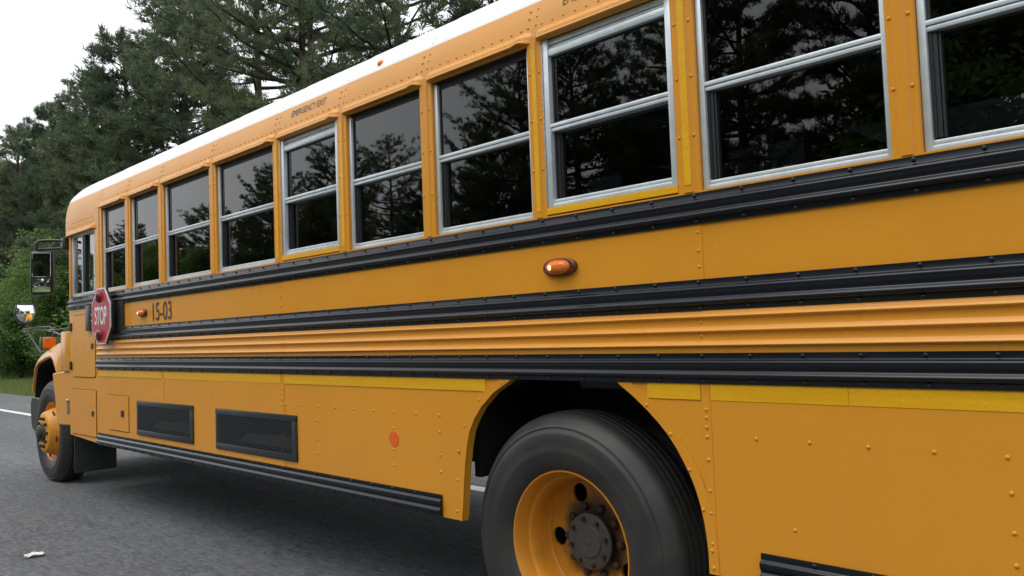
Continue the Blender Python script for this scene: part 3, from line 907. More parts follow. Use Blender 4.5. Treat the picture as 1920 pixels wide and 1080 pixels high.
def wheel(cx, yo, kind, sgn=1, cz=0.495, detail=True):
    """kind: 'rear' (dished, dual) or 'front' (domed). yo = plane of the outer rim flange"""
    rim = MB()
    if kind == 'rear':
        rim.lathe([(0.288, 0.030), (0.297, 0.010), (0.2985, 0.002), (0.296, -0.003), (0.291, -0.002), (0.288, 0.004), (0.282, 0.020), (0.276, 0.045), (0.272, 0.060), (0.262, 0.066), (0.256, 0.080), (0.250, 0.11), (0.247, 0.150), (0.242, 0.158), (0.238, 0.164)], cx, cz, 72, sgn, yo)
        holes = [(cx + 0.193 * math.cos(R(112 + 72 * k)), cz + 0.193 * math.sin(R(112 + 72 * k)), 0.038) for k in range(5)]
        disc_with_holes(rim, cx, cz, yo + sgn * 0.166, 0.012, 0.240, 0.075, holes, sgn)
    else:
        rim.lathe([(0.288, 0.030), (0.297, 0.010), (0.2985, 0.002), (0.296, -0.003), (0.291, -0.002), (0.288, 0.004), (0.280, 0.020), (0.268, 0.048), (0.262, 0.052), (0.245, 0.045), (0.205, -0.060), (0.196, -0.074), (0.185, -0.080), (0.080, -0.081)], cx, cz, 72, sgn, yo)
    rim_o = rim.build('wheel', 'yellow_wheel' if kind == 'rear' else 'yellow_wheel_clean', bus, smooth=35)
    MB().lathe([(r, d - 0.044) for r, d in TY], cx, cz, 96, sgn, yo, closed=True).build('tyre', 'tyre', rim_o, smooth=40)
    hub = MB()
    if kind == 'rear':
        hub.lathe([(0.0001, 0.115), (0.012, 0.115), (0.014, 0.118), (0.060, 0.119), (0.064, 0.124), (0.104, 0.125), (0.110, 0.128), (0.110, 0.138), (0.104, 0.142), (0.086, 0.146), (0.084, 0.25)], cx, cz, 48, sgn, yo)
        hub_o = hub.build('hub', 'hub', rim_o, smooth=35)
        for k in range(8):
            t = 2 * math.pi * (k + 0.3) / 8
            MB().lathe([(0.0001, 0.110), (0.0085, 0.110), (0.0085, 0.126)], cx + 0.090 * math.cos(t), cz + 0.090 * math.sin(t), 6, sgn, yo).build('hub_bolt', 'nut', rim_o)
        nr, nd = 0.134, 0.146
        MB().lathe([(0.0001, 0.36), (0.25, 0.36), (0.25, 0.20)], cx, cz, 40, sgn, yo).build('brake_drum', 'under', rim_o)
    else:
        hub.lathe([(0.0001, -0.140), (0.050, -0.137), (0.060, -0.130), (0.064, -0.10), (0.088, -0.098), (0.095, -0.07)], cx, cz, 40, sgn, yo)
        hub.build('hub', 'hub', rim_o, smooth=35)
        nr, nd = 0.143, -0.104
        for k in range(5):
            t = R(-15 + 72 * k)
            MB().lathe([(0.0001, 0.0), (0.028, 0.0), (0.030, 0.004)], cx + 0.222 * math.cos(t), cz + 0.222 * math.sin(t), 20, sgn, yo - sgn * 0.024).build('hand_hole', 'under', rim_o)
    for k in range(10):
        t = 2 * math.pi * k / 10
        MB().lathe([(0.0001, nd - 0.004), (0.011, nd - 0.002), (0.0165, nd + 0.004), (0.0175, nd + 0.045)], cx + nr * math.cos(t), cz + nr * math.sin(t), 6, sgn, yo).build('lug_nut', 'nut', rim_o)
    return rim_o
RWX, FWX = -2.168, -9.265
wheel(RWX, 0.050, 'rear', 1)
wheel(FWX, 0.190, 'front', 1)
wheel(RWX, W - 0.050, 'rear', -1)
wheel(FWX, W - 0.190, 'front', -1)
for ys, sg in ((0.36, 1), (W - 0.36, -1)):
    MB().lathe([(r, d) for r, d in TY], RWX, 0.495, 64, sg, ys - sg * 0.02, closed=True).build('inner_tyre', 'tyre', bus, smooth=40)

# ---- front fender, hood, cowl, bumper, mud flaps
def fy(x): return 0.030 + (-8.36 - x) * 0.1104
OUT = [(-8.37, 1.140), (-8.36, 1.280), (-8.37, 1.391), (-8.65, 1.378), (-8.936, 1.349), (-9.293, 1.303), (-9.50, 1.268), (-9.689, 1.222), (-9.80, 1.180), (-9.891, 1.125), (-9.971, 1.03), (-10.02, 0.96), (-10.07, 0.87)]
INN = [(-8.609, 1.101), (-8.665, 1.130), (-8.735, 1.172), (-8.82, 1.225), (-8.895, 1.243), (-9.10, 1.232), (-9.30, 1.208), (-9.50, 1.188), (-9.635, 1.170), (-9.762, 1.136), (-9.846, 1.040), (-9.93, 0.943), (-9.962, 0.868)]
def fender(sgn, y_of):
    rings = []
    for (xo, zo), (xi, zi) in zip(OUT, INN):
        yo_, yi_ = y_of(xo), y_of(xi)
        rings.append([(xi, yi_ + sgn * 0.014, zi - 0.002), (xi, yi_ - sgn * 0.004, zi), (xi + (xo - xi) * 0.12, yi_ - sgn * 0.014, zi + (zo - zi) * 0.12), (xi + (xo - xi) * 0.32, yi_ - sgn * 0.010, zi + (zo - zi) * 0.32),
                      (xi + (xo - xi) * 0.42, yi_ + sgn * 0.004, zi + (zo - zi) * 0.42), (xi + (xo - xi) * 0.8, (yo_ + yi_) / 2 + sgn * 0.004, zi + (zo - zi) * 0.82),
                      (xo, yo_ + sgn * 0.02, zo), (xo, yo_ + sgn * 0.07, zo + 0.012), (xo + 0.01, yo_ + sgn * 0.30, zo + 0.035), (xo + 0.02, yo_ + sgn * 0.62, zo + 0.05)])
    lin = []
    for xi, zi in [(-8.53, 0.64)] + INN + [(-9.97, 0.60)]:
        yi_ = y_of(xi)
        lin.append([(xi, yi_ + sgn * 0.012, zi - 0.004), (xi + 0.004, yi_ + sgn * 0.03, zi + 0.004), (xi, yi_ + sgn * 0.20, zi + 0.004), (xi, W / 2 - sgn * 0.62, zi + 0.006)])
    MB().loft(lin, closed=False).build('wheel_well', 'under', bus, smooth=55)
    return MB().loft(rings, closed=False).build('front_fender', 'yellow', bus, smooth=55)
fender(1, fy)
fender(-1, lambda x: W - fy(x))
for s, f_ in ((1, lambda y: y), (-1, lambda y: W - y)):
    poly = [(-8.05, 0.640), (-8.470, 0.628), (-8.53, 0.85), (-8.604, 1.096), (-8.40, 1.115), (-8.05, 1.120)]
    MB().prism(poly, f_(0.018), f_(0.10)).build('fender_rear_panel', 'yellow', bus, bevel=0.008)
    MB().box(-8.285, -8.032, min(f_(0.0), f_(0.5)), max(f_(0.0), f_(0.5)), 1.122, 1.482, 0.010).build('cowl_box', 'yellow', bus, smooth=30)
    MB().box(-8.36, -8.27, min(f_(0.03), f_(0.5)), max(f_(0.03), f_(0.5)), 1.10, 1.388, 0.008).build('fender_back', 'yellow', bus, smooth=30)
    MB().box(-9.95, -8.55, min(f_(0.50), f_(0.55)), max(f_(0.50), f_(0.55)), 0.55, 1.25).build('wheel_liner', 'under', bus)
    MB().box(-8.312, -8.290, min(f_(0.112), f_(0.48)), max(f_(0.112), f_(0.48)), 0.180, 0.70, 0.006).build('mud_flap', 'rubber', bus, smooth=30)
    # wrap-around bumper end
    bp = [(-9.72, 0.80), (-9.90, 0.815), (-10.07, 0.817), (-10.125, 0.76), (-10.13, 0.66), (-10.10, 0.51), (-10.03, 0.455), (-9.94, 0.44), (-9.86, 0.50), (-9.79, 0.62)]
    MB().prism(bp, f_(0.215), f_(0.30)).build('bumper_end', 'plastic', bus, bevel=0.012)
MB().prism([(-10.08, 0.44), (-10.30, 0.46), (-10.36, 0.56), (-10.36, 0.72), (-10.30, 0.80), (-10.08, 0.80)], 0.42, W - 0.42).build('front_bumper', 'plastic', bus, bevel=0.02)
rings = []
for x, z, y, zl in ((-8.20, 1.52, 0.50, 1.0), (-8.6, 1.49, 0.52, 1.0), (-9.3, 1.40, 0.58, 0.95), (-9.9, 1.27, 0.66, 0.80), (-10.15, 1.15, 0.74, 0.75), (-10.25, 0.98, 0.80, 0.75)):
    rings.append([(x, y, zl), (x, y, z - 0.14), (x, y + 0.05, z - 0.05), (x, y + 0.16, z), (x, 1.22, z + 0.04), (x, W - y - 0.16, z), (x, W - y - 0.05, z - 0.05), (x, W - y, z - 0.14), (x, W - y, zl)])
MB().loft(rings).build('hood', 'yellow', bus, smooth=50)
MB().box(-8.19, -8.03, 0.14, W - 0.14, 1.10, 1.60, 0.02).build('cowl', 'yellow', bus, smooth=30)
# fender hinge hardware
MB().tube([(-8.12, 0.012, 0.74), (-8.12, 0.012, 0.85)], 0.012).build('fender_latch', 'steel', bus)
MB().dome((-8.12, 0.012, 0.86), nY, 0.02, 0.02, 10).build('fender_latch_knob', 'steel', bus)
# turn signal on the fender : housing > lens
ts = MB().box(-9.28, -9.19, 0.085, 0.215, 1.325, 1.452, 0.012).build('turn_signal', 'plastic', bus, smooth=30)
MB().box(-9.196, -9.172, 0.090, 0.210, 1.333, 1.445, 0.012).build('amber_lens', 'amber', ts, smooth=30)

# ---- mirrors
def yawed(mb, a, cx=-8.335, cy=-0.131):
    ca, sa = math.cos(a), math.sin(a)
    mb.v = [(cx + (x - cx) * ca - (y - cy) * sa + (z - 2.025) * 0.022, cy + (x - cx) * sa + (y - cy) * ca, z) for x, y, z in mb.v]
    return mb
MYAW = R(-25)
mh = yawed(MB().box(-8.385, -8.290, -0.226, -0.036, 1.825, 2.225, 0.028), MYAW).build('rear_view_mirror', 'plastic', bus, smooth=50)
yawed(MB().box(-8.291, -8.286, -0.205, -0.057, 1.985, 2.203, 0.002), MYAW).build('flat_mirror_glass', 'mirror', mh)
cvx = MB()
rings = []
for t in (0, 0.2, 0.5, 0.8, 1.0):
    rings.append([(-8.289 + 0.004 * math.sin(t * 1.5), -0.131 + 0.072 * (1 - t * 0.98) * a, 1.907 + 0.060 * (1 - t * 0.98) * b) for a, b in ((-1, -1), (-1, 0), (-1, 1), (0, 1), (1, 1), (1, 0), (1, -1), (0, -1))])
yawed(cvx.loft(rings), MYAW).build('convex_mirror_glass', 'mirror', mh, smooth=60)
arm = MB()
arm.tube([(-8.10, 0.02, 2.30), (-8.24, -0.06, 2.315), (-8.30, -0.10, 2.32), (-8.33, -0.155, 2.315), (-8.34, -0.175, 2.29), (-8.34, -0.178, 2.21)], 0.013)
arm.tube([(-8.10, 0.02, 2.235), (-8.24, -0.06, 2.24), (-8.32, -0.13, 2.24), (-8.34, -0.172, 2.235)], 0.011)
arm.build('mirror_arm', 'plastic', mh, smooth=60)
MB().box(-8.16, -8.06, -0.03, 0.06, 2.215, 2.325, 0.008).build('mirror_bracket', 'plastic', mh, smooth=30)

cm = MB()
CX, CY, CZ = -10.10, 0.165, 1.722
def cring(k, dx, s=1.0):
    out = []
    for j in range(28):
        t = 2 * math.pi * j / 28
        w_, h_ = 0.106, 0.112
        c, s_ = math.cos(t), math.sin(t)
        zz = h_ * s_ if s_ < 0 else h_ * 0.92 * min(1, s_ * 1.6)
        ww = w_ * c * (1.0 if s_ >= 0 else 0.97)
        out.append((CX + dx, CY + ww * k, CZ + zz * k))
    return out
cmo = cm.loft([cring(0.5, -0.07), cring(0.9, -0.045), cring(1.0, -0.01), cring(1.0, 0.008), cring(0.93, 0.012)]).build('crossview_mirror', 'plastic', bus, smooth=50)
MB().loft([cring(0.92, 0.006), cring(0.80, 0.030), cring(0.60, 0.052), cring(0.35, 0.066), cring(0.1, 0.072)]).build('convex_glass', 'mirror', cmo, smooth=60)
ar = MB()
ar.tube([(-10.10, 0.165, 1.61), (-10.10, 0.165, 1.545)], 0.010)
ar.tube([(-10.10, 0.14, 1.545), (-9.75, 0.20, 1.56), (-9.40, 0.22, 1.555), (-9.36, 0.225, 1.53), (-9.34, 0.225, 1.33)], 0.011)
ar.tube([(-9.80, 0.19, 1.545), (-9.36, 0.22, 1.51), (-8.45, 0.16, 1.41)], 0.009)
ar.tube([(-9.36, 0.225, 1.515), (-8.9, 0.28, 1.53), (-8.3, 0.42, 1.55)], 0.009)
ar.tube([(-10.05, 0.17, 1.53), (-9.50, 0.16, 1.29)], 0.008)
ar.build('tubular_bracket', 'dark_steel', cmo, smooth=60)
MB().box(-10.13, -10.02, 0.145, 0.185, 1.525, 1.555, 0.005).build('clamp', 'steel', cmo)
MB().box(-9.385, -9.335, 0.20, 0.245, 1.50, 1.53, 0.005).build('clamp', 'steel', cmo)

# ---- front wall, windshield, far side, rear, floor, seats, chassis
MB().box(-8.06, -8.01, 0.03, W - 0.03, 1.10, 1.66).build('dash_wall', 'yellow', bus)
MB().box(-8.05, -8.01, 0.07, 0.12, 1.66, 2.40).build('windshield_post', 'yellow', bus)
MB().box(-8.05, -8.01, W - 0.12, W - 0.07, 1.66, 2.40).build('windshield_post', 'yellow', bus)
MB().box(-8.035, -8.028, 0.12, W - 0.12, 1.66, 2.40).build('windshield', 'clear_glass', bus)
MB().box(-8.05, -8.01, 1.19, 1.25, 1.66, 2.40).build('windshield_post', 'seal', bus)
fw = MB()
fw.box(-8.03, XR, W - 0.01, W, 0.532, 1.777)
fw.box(-8.03, XR, W - 0.06, W, 2.45, 2.48)
for a, b in edges: fw.box(a, b, W - 0.06, W - 0.001, 1.777, 2.45)
fw.build('far_side_wall', 'yellow', bus)
for x0, x1 in WIN + [(-7.97, -7.345)]:
    MB().box(x0, x1, W - 0.034, W - 0.030, 1.777, 2.45).build('far_pane', 'tint_glass' if x0 > -7.3 else 'clear_glass', bus)
    MB().box(x0, x1, W - 0.05, W - 0.012, 2.10, 2.137).build('far_meeting_rail', 'alu', bus)
rear = [(y, z) for y, z in [(0.002, 0.55)] + PROF + [(W - y, z) for y, z in PROF[::-1][1:]] + [(W - 0.002, 0.55)]]
rb = MB()
n = len(rear)
rb.add([(XR - 0.03, y, z) for y, z in rear] + [(XR + 0.02, y, z) for y, z in rear], [tuple(range(n)), tuple(range(2 * n - 1, n - 1, -1))] + [(i, (i + 1) % n, (i + 1) % n + n, i + n) for i in range(n)])
rb.build('rear_wall', 'yellow', bus)
MB().box(XR + 0.02, XR + 0.026, 0.75, 1.69, 1.75, 2.45).build('rear_window', 'tint_glass', bus)
MB().box(XR + 0.01, XR + 0.16, 0.05, W - 0.05, 0.45, 0.70, 0.02).build('rear_bumper', 'plastic', bus)
MB().box(-8.0, XR - 0.04, 0.02, W - 0.02, 1.19, 1.22).build('floor', 'under', bus)
MB().box(-8.0, XR - 0.04, 0.42, W - 0.42, 2.86, 2.87).build('ceiling_liner', 'inside', bus)
ub = MB()
for y in (0.78, 1.58): ub.box(-10.0, XR - 0.1, y, y + 0.09, 0.62, 0.88)
ub.build('chassis_rails', 'under', bus)
MB().tube([(RWX, 0.30, 0.495), (RWX, 0.9, 0.495), (RWX, 1.22, 0.495), (RWX, 1.54, 0.495), (RWX, 2.14, 0.495)], [0.09, 0.09, 0.20, 0.09, 0.09], 14).build('rear_axle', 'under', bus, smooth=50)
MB().tube([(FWX, 0.45, 0.46), (FWX, W - 0.45, 0.46)], 0.06).build('front_axle', 'under', bus, smooth=50)
MB().box(-6.3, -4.45, 0.45, 1.95, 0.41, 0.80, 0.06).build('fuel_tank', 'under', bus, smooth=40)
MB().box(-9.9, -7.4, 0.72, 1.72, 0.50, 1.05, 0.05).build('engine_pan', 'under', bus, smooth=40)
MB().tube([(-7.4, 1.22, 0.62), (RWX, 1.22, 0.52)], 0.05).build('drive_shaft', 'under', bus)
for x in (-2.75, -1.5): MB().box(x - 0.02, x + 0.02, 0.12, 0.74, 0.70, 1.19).build('wheel_house_wall', 'under', bus)
MB().box(-2.9, -1.3, 0.70, 0.74, 0.70, 1.19).build('wheel_house_side', 'under', bus)
sp = None
for k in range(11):
    x = -6.75 + 0.70 * k
    for y in (0.10, 1.36):
        if sp is None:
            s = MB()
            s.box(x, x + 0.11, y, y + 0.98, 1.45, 1.93, 0.04)
            s.box(x - 0.42, x + 0.05, y, y + 0.98, 1.40, 1.54, 0.03)
            s.box(x - 0.35, x, y + 0.1, y + 0.15, 1.10, 1.41)
            sp = s.build('seat', 'seat', bus, smooth=50)
            base = Vector((x, y, 0))
        else:
            c = sp.copy()
            COL.objects.link(c)
            c.location = sp.location + Vector((x, y, 0)) - base
drv = MB().box(-7.55, -7.42, 0.35, 0.85, 1.50, 2.02, 0.05)
drv.box(-7.95, -7.5, 0.35, 0.85, 1.45, 1.58, 0.04)
drv.build('driver_seat', 'seat', bus, smooth=50)

# ------------------------------------------------------------------ litter on the road
rng = random.Random(4)
pm = MB()
gx, gy = 6, 4
pts = []
for i in range(gx + 1):
    for j in range(gy + 1):
        u, v = i / gx - 0.5, j / gy - 0.5
        pts.append((-6.04 + v * 0.075 + u * 0.02 + (0.03 if i == 0 else 0), -0.80 + u * 0.105, 0.006 + 0.016 * abs(math.sin(u * 5 + v * 4)) + rng.uniform(0, 0.006)))
pm.add(pts, [(i * (gy + 1) + j, (i + 1) * (gy + 1) + j, (i + 1) * (gy + 1) + j + 1, i * (gy + 1) + j + 1) for i in range(gx) for j in range(gy)])
k = len(pm.v)
pm.add([(x, y, z - 0.0025) for x, y, z in pts], [(i * (gy + 1) + j, i * (gy + 1) + j + 1, (i + 1) * (gy + 1) + j + 1, (i + 1) * (gy + 1) + j) for i in range(gx) for j in range(gy)])
pm.build('litter', 'white', label='crumpled scrap of white litter on the asphalt', cat='litter', recalc=False)

# ------------------------------------------------------------------ trees
def raw_mesh(name, v, tri, mat, tone=None, smooth=False):
    me = bpy.data.meshes.new(name)
    v = np.ascontiguousarray(v, dtype=np.float32); tri = np.ascontiguousarray(tri, dtype=np.int32)
    k = tri.shape[1]
    me.vertices.add(len(v)); me.vertices.foreach_set('co', v.ravel())
    me.loops.add(tri.size); me.loops.foreach_set('vertex_index', tri.ravel())
    me.polygons.add(len(tri))
    me.polygons.foreach_set('loop_start', np.arange(0, tri.size, k, dtype=np.int32))
    if tone is not None:
        a = me.attributes.new('tone', 'FLOAT', 'POINT')
        a.data.foreach_set('value', np.ascontiguousarray(tone, dtype=np.float32))
    me.update(calc_edges=True)
    me.validate()
    me.materials.append(M[mat])
    if smooth: me.polygons.foreach_set('use_smooth', np.ones(len(tri), dtype=bool))
    return me

def unit(a): return a / np.maximum(np.linalg.norm(a, axis=-1, keepdims=True), 1e-9)

def needles(rg, P, D, n, ln, wd, tone_p):
    """n needle blades at each point P round direction D"""
    m = len(P)
    p = np.repeat(P, n, 0); d = np.repeat(D, n, 0)
    d = unit(d * 0.75 + rg.normal(0, 0.62, (m * n, 3)) + np.array([0, 0, 0.18]))
    side = unit(np.cross(d, rg.normal(0, 1, (m * n, 3))))
    L = ln * rg.uniform(0.65, 1.25, (m * n, 1))
    p = p + rg.normal(0, ln * 0.18, (m * n, 3))
    w = wd * rg.uniform(0.7, 1.3, (m * n, 1))
    v = np.stack([p - side * w, p + side * w, p + d * L], 1).reshape(-1, 3)
    t = np.repeat(np.clip(np.repeat(tone_p, n) + rg.normal(0, 0.10, m * n), 0, 1), 3)
    return v, np.arange(len(v)).reshape(-1, 3), t

def leaves(rg, P, size, tone_p):
    m = len(P)
    a = unit(rg.normal(0, 1, (m, 3)) * np.array([1, 1, 0.6])); b = unit(np.cross(a, rg.normal(0, 1, (m, 3))))
    s = size * rg.uniform(0.6, 1.3, (m, 1))
    v = np.stack([P - a * s, P + b * s * 0.45, P + a * s, P - b * s * 0.45], 1).reshape(-1, 3)
    t = np.repeat(np.clip(tone_p + rg.normal(0, 0.12, m), 0, 1), 4)
    return v, np.arange(len(v)).reshape(-1, 4), t

class Limbs:
    def __init__(self): self.v = []; self.f = []; self.n = 0
    def add(self, pts, r0, r1, seg):
        pts = np.asarray(pts, float)
        t = unit(np.gradient(pts, axis=0))
        a = unit(np.cross(t, np.array([0.3, 0.7, 0.2]))); b = np.cross(t, a)
        r = np.linspace(r0, r1, len(pts))[:, None, None]
        an = np.arange(seg) * 2 * np.pi / seg
        ring = pts[:, None, :] + (a[:, None, :] * np.cos(an)[None, :, None] + b[:, None, :] * np.sin(an)[None, :, None]) * r
        self.v.append(ring.reshape(-1, 3))
        k, s = np.meshgrid(np.arange(len(pts) - 1), np.arange(seg), indexing='ij')
        s2 = (s + 1) % seg
        q = np.stack([k * seg + s, k * seg + s2, (k + 1) * seg + s2, (k + 1) * seg + s], -1).reshape(-1, 4) + self.n
        self.f.append(q); self.n += len(pts) * seg
    def mesh(self, name): return raw_mesh(name, np.concatenate(self.v), np.concatenate(self.f), 'bark', smooth=True)

def make_pine(seed, H, base, rmax, nbr, shape, needle_n=11, ln=0.20, wd=0.012, twig=1.0, dead=4):
    rg = np.random.default_rng(seed)
    L = Limbs()
    zz = np.linspace(0, H, 12)
    bend = np.cumsum(rg.normal(0, 0.05, (12, 2)), 0) * (zz[:, None] / H)
    trunk = np.c_[bend, zz]
    L.add(trunk, 0.020 * H * 0.9, 0.02, 9)
    P, D, T = [], [], []
    def on_trunk(z):
        return np.array([np.interp(z, zz, bend[:, 0]), np.interp(z, zz, bend[:, 1]), z])
    az = rg.uniform(0, 6.28)
    for i in range(nbr):
        t = (i + rg.uniform(0, 1)) / nbr
        z = base * H + t ** 0.9 * (H * 0.985 - base * H)
        az += 2.4 + rg.normal(0, 0.35)
        ln_b = max(0.25, rmax * shape(t) * rg.uniform(0.6, 1.12))
        up = 0.05 + 0.75 * t ** 1.5 + rg.normal(0, 0.08)
        o = np.array([math.cos(az), math.sin(az), 0.0])
        s = np.linspace(0, 1, 7)[:, None]
        wob = np.cumsum(rg.normal(0, 0.035, (7, 3)), 0) * ln_b
        pts = on_trunk(z) + o * s * ln_b + np.array([0, 0, 1.0]) * (up * s - 0.28 * s * (1 - t) + 0.30 * s ** 2.5) * ln_b + wob * s
        L.add(pts, 0.012 + 0.016 * ln_b, 0.006, 5)
        side = np.cross(o, [0, 0, 1.0])
        nt = max(3, int(ln_b * 4.6 * twig))
        tone_b = rg.uniform(0.15, 0.75)
        for k in range(nt):
            q = 0.25 + 0.75 * (k + rg.uniform(0, 1)) / nt
            p0 = np.array([np.interp(q, s[:, 0], pts[:, c]) for c in range(3)])
            sg = 1 if k % 2 else -1
            tl = (0.25 + 0.55 * (1 - q) + 0.12 * ln_b * (1 - q)) * rg.uniform(0.7, 1.3)
            dr = unit(o * rg.uniform(0.5, 1.0) + side * sg * rg.uniform(0.4, 1.0) + np.array([0, 0, rg.uniform(-0.05, 0.65)]))
            tp = p0 + dr * tl * np.linspace(0, 1, 3)[:, None] + np.array([0, 0, 0.12 * tl]) * (np.linspace(0, 1, 3)[:, None] ** 2)
            L.add(tp, 0.008, 0.003, 3)
            m = max(2, int(tl / 0.105))
            u = np.linspace(0.3, 1.05, m)[:, None]
            P.append(p0 + dr * tl * u + rg.normal(0, 0.045, (m, 3))); D.append(np.repeat(unit(dr + np.array([0, 0, 0.45]))[None], m, 0))
            T.append(np.clip(np.full(m, tone_b) + rg.normal(0, 0.1, m), 0, 0.92))
        P.append(pts[-2:] + 0.0); D.append(np.repeat(unit(o + np.array([0, 0, 1.2]))[None], 2, 0)); T.append(np.full(2, tone_b + 0.1))
    for k in range(dead):                                   # bare dead limbs below the crown
        z = rg.uniform(0.25, 1.0) * base * H + 0.6
        a_ = rg.uniform(0, 6.28); l_ = rg.uniform(0.6, 1.8)
        s = np.linspace(0, 1, 5)[:, None]
        L.add(on_trunk(z) + np.array([math.cos(a_), math.sin(a_), -0.1]) * s * l_ + rg.normal(0, 0.05, (5, 3)) * s, 0.025, 0.006, 4)
    # top leader
    P.append(on_trunk(H * 0.99) + np.array([[0, 0, 0.0], [0, 0, 0.15], [0, 0, 0.3]])); D.append(np.repeat(np.array([[0, 0, 1.0]]), 3, 0)); T.append(np.full(3, 0.6))
    P = np.concatenate(P); D = np.concatenate(D); T = np.concatenate(T)
    v, f, t = needles(rg, P, D, needle_n, ln, wd, T)
    return L.mesh('pine_trunk_%d' % seed), raw_mesh('pine_crown_%d' % seed, v, f, 'needle', t)

def make_broad(seed, H, rad, nl, clumps, leaf=0.075, stems=1, low=0.25):
    rg = np.random.default_rng(seed)
    L = Limbs()
    P, T = [], []
    tips = []
    for s_ in range(stems):
        a = rg.uniform(0, 6.28)
        lean = np.array([math.cos(a), math.sin(a), 0]) * (0.35 * rad if stems > 1 else 0.05)
        zz = np.linspace(0, 1, 8)[:, None]
        path = lean * zz + np.array([0, 0, H * 0.86]) * zz + np.cumsum(rg.normal(0, 0.03 * rad, (8, 3)), 0) * zz
        L.add(path, 0.012 * H + 0.02, 0.012, 7)
        nb = max(6, int(clumps / stems))
        for k in range(nb):
            t = low + (1 - low) * (k + rg.uniform(0, 1)) / nb
            p0 = np.array([np.interp(t, zz[:, 0], path[:, c]) for c in range(3)])
            a = rg.uniform(0, 6.28)
            r_ = rad * (0.35 + 0.75 * math.sin(math.pi * min(1, 0.15 + 0.85 * t) ** 0.8)) * rg.uniform(0.35, 1.05)
            tip = p0 + np.array([math.cos(a) * r_, math.sin(a) * r_, rg.uniform(0.05, 0.75) * r_])
            u = np.linspace(0, 1, 5)[:, None]
            L.add(p0 + (tip - p0) * u + np.array([0, 0, -0.1 * r_]) * (u * (1 - u) * 4) * 0.5, 0.012 + 0.008 * r_, 0.004, 4)
            tips.append((p0, tip))
    per = max(8, nl // max(1, len(tips)))
    for p0, tip in tips:
        u = 1 - np.abs(rg.normal(0, 0.33, (per, 1)))
        sp_ = 0.11 * H ** 0.55 + 0.05
        P.append(p0 + (tip - p0) * np.clip(u, 0.15, 1.1) + rg.normal(0, sp_, (per, 3)) * np.array([1, 1, 0.7]))
        T.append(np.full(per, rg.uniform(0.15, 0.85)))
    v, f, t = leaves(rg, np.concatenate(P), leaf, np.concatenate(T))
    return L.mesh('broad_trunk_%d' % seed), raw_mesh('broad_crown_%d' % seed, v, f, 'leaf', t)

dense = lambda t: (1 - t) ** 0.75 * (0.75 + 0.25 * min(1, t * 5)) + 0.05
open_ = lambda t: (min(1, 0.55 + t * 1.6)) * (1 - t ** 2.2) ** 0.8 + 0.06
PINE_D = [make_pine(11 + k, 12.0, 0.10, 3.1, 112, dense, 16, 0.22, 0.017, 1.35) for k in range(3)]
PINE_O = [make_pine(31 + k, 14.0, 0.36, 3.7, 52, open_, 13, 0.21, 0.014, 0.95, 7) for k in range(3)]
PINE_R = [make_pine(41 + k, 14.0, 0.22, 3.8, 74, open_, 15, 0.22, 0.017, 1.2, 5) for k in range(2)]
BROAD = [make_broad(51 + k, 9.0, 2.6, 22000 + 4000 * k, 60 + 8 * k, 0.085 + 0.02 * k, 1, 0.12) for k in range(3)]
SHRUB = [make_broad(71 + k, 3.2, 1.5, 9000, 34, 0.07, 4, 0.05) for k in range(3)]
KIND = {'D': (PINE_D, 12.0, 'pine_tree'), 'O': (PINE_O, 14.0, 'pine_tree'), 'R': (PINE_R, 14.0, 'pine_tree'), 'B': (BROAD, 9.0, 'broadleaf_tree'), 'S': (SHRUB, 3.2, 'shrub')}
rt = random.Random(9)
def tree(kind, x, y, h, label, group, cat='tree', var=None, wide=1.0, rot=None):
    lib, h0, nm = KIND[kind]
    tm, cm_ = lib[(var if var is not None else rt.randrange(len(lib)))]
    s = h / h0
    o = empty(nm, (x, y, -0.03))
    o.rotation_euler.z = rt.uniform(0, 6.28) if rot is None else rot
    o.scale = (s * wide, s * wide, s)
    for part, me in (('trunk', tm), ('crown', cm_)):
        c = bpy.data.objects.new(part, me)
        COL.objects.link(c)
        c.parent = o
    return tag(o, label, cat, group)

# roadside pines beyond the bus (front row, told apart by height and place)
g1 = 'roadside pines beyond the bus'
for kind, x, y, h, lab, var, wide in [
    ('D', -64.0, 13.0, 16.6, 'dark pine farthest down the road, at the left edge of the treeline', 0, 1.0),
    ('D', -52.5, 12.3, 15.4, 'dense pine with a low pointed top above the big side mirror', 1, 1.0),
    ('D', -46.0, 11.8, 15.5, 'dense pine with upright tips, third from the left along the treeline', 2, 1.0),
    ('D', -37.6, 11.2, 15.0, 'bushy dark pine whose top steps up just left of the tall pines', 0, 1.15),
    ('D', -33.2, 11.6, 16.6, 'tall dense pine leaving the top of the picture above the bus front', 1, 1.15),
    ('O', -28.0, 12.4, 16.5, 'tall open pine with spreading limbs behind the front of the roof', 0, 1.1),
    ('O', -22.9, 11.2, 15.5, 'open pine, left of a close pair of dark trunks above the roof', 1, 1.0),
    ('O', -24.2, 12.3, 16.2, 'open pine, right of a close pair of dark trunks above the roof', 2, 0.95),
    ('O', -19.0, 12.2, 15.5, 'tall pine with a dark trunk standing over the white roof edge', 0, 1.0),
    ('D', -15.6, 13.4, 13.0, 'rightmost pine showing above the white roof', 2, 1.1)]:
    tree(kind, x, y, h, lab, g1, 'tree', var, wide)
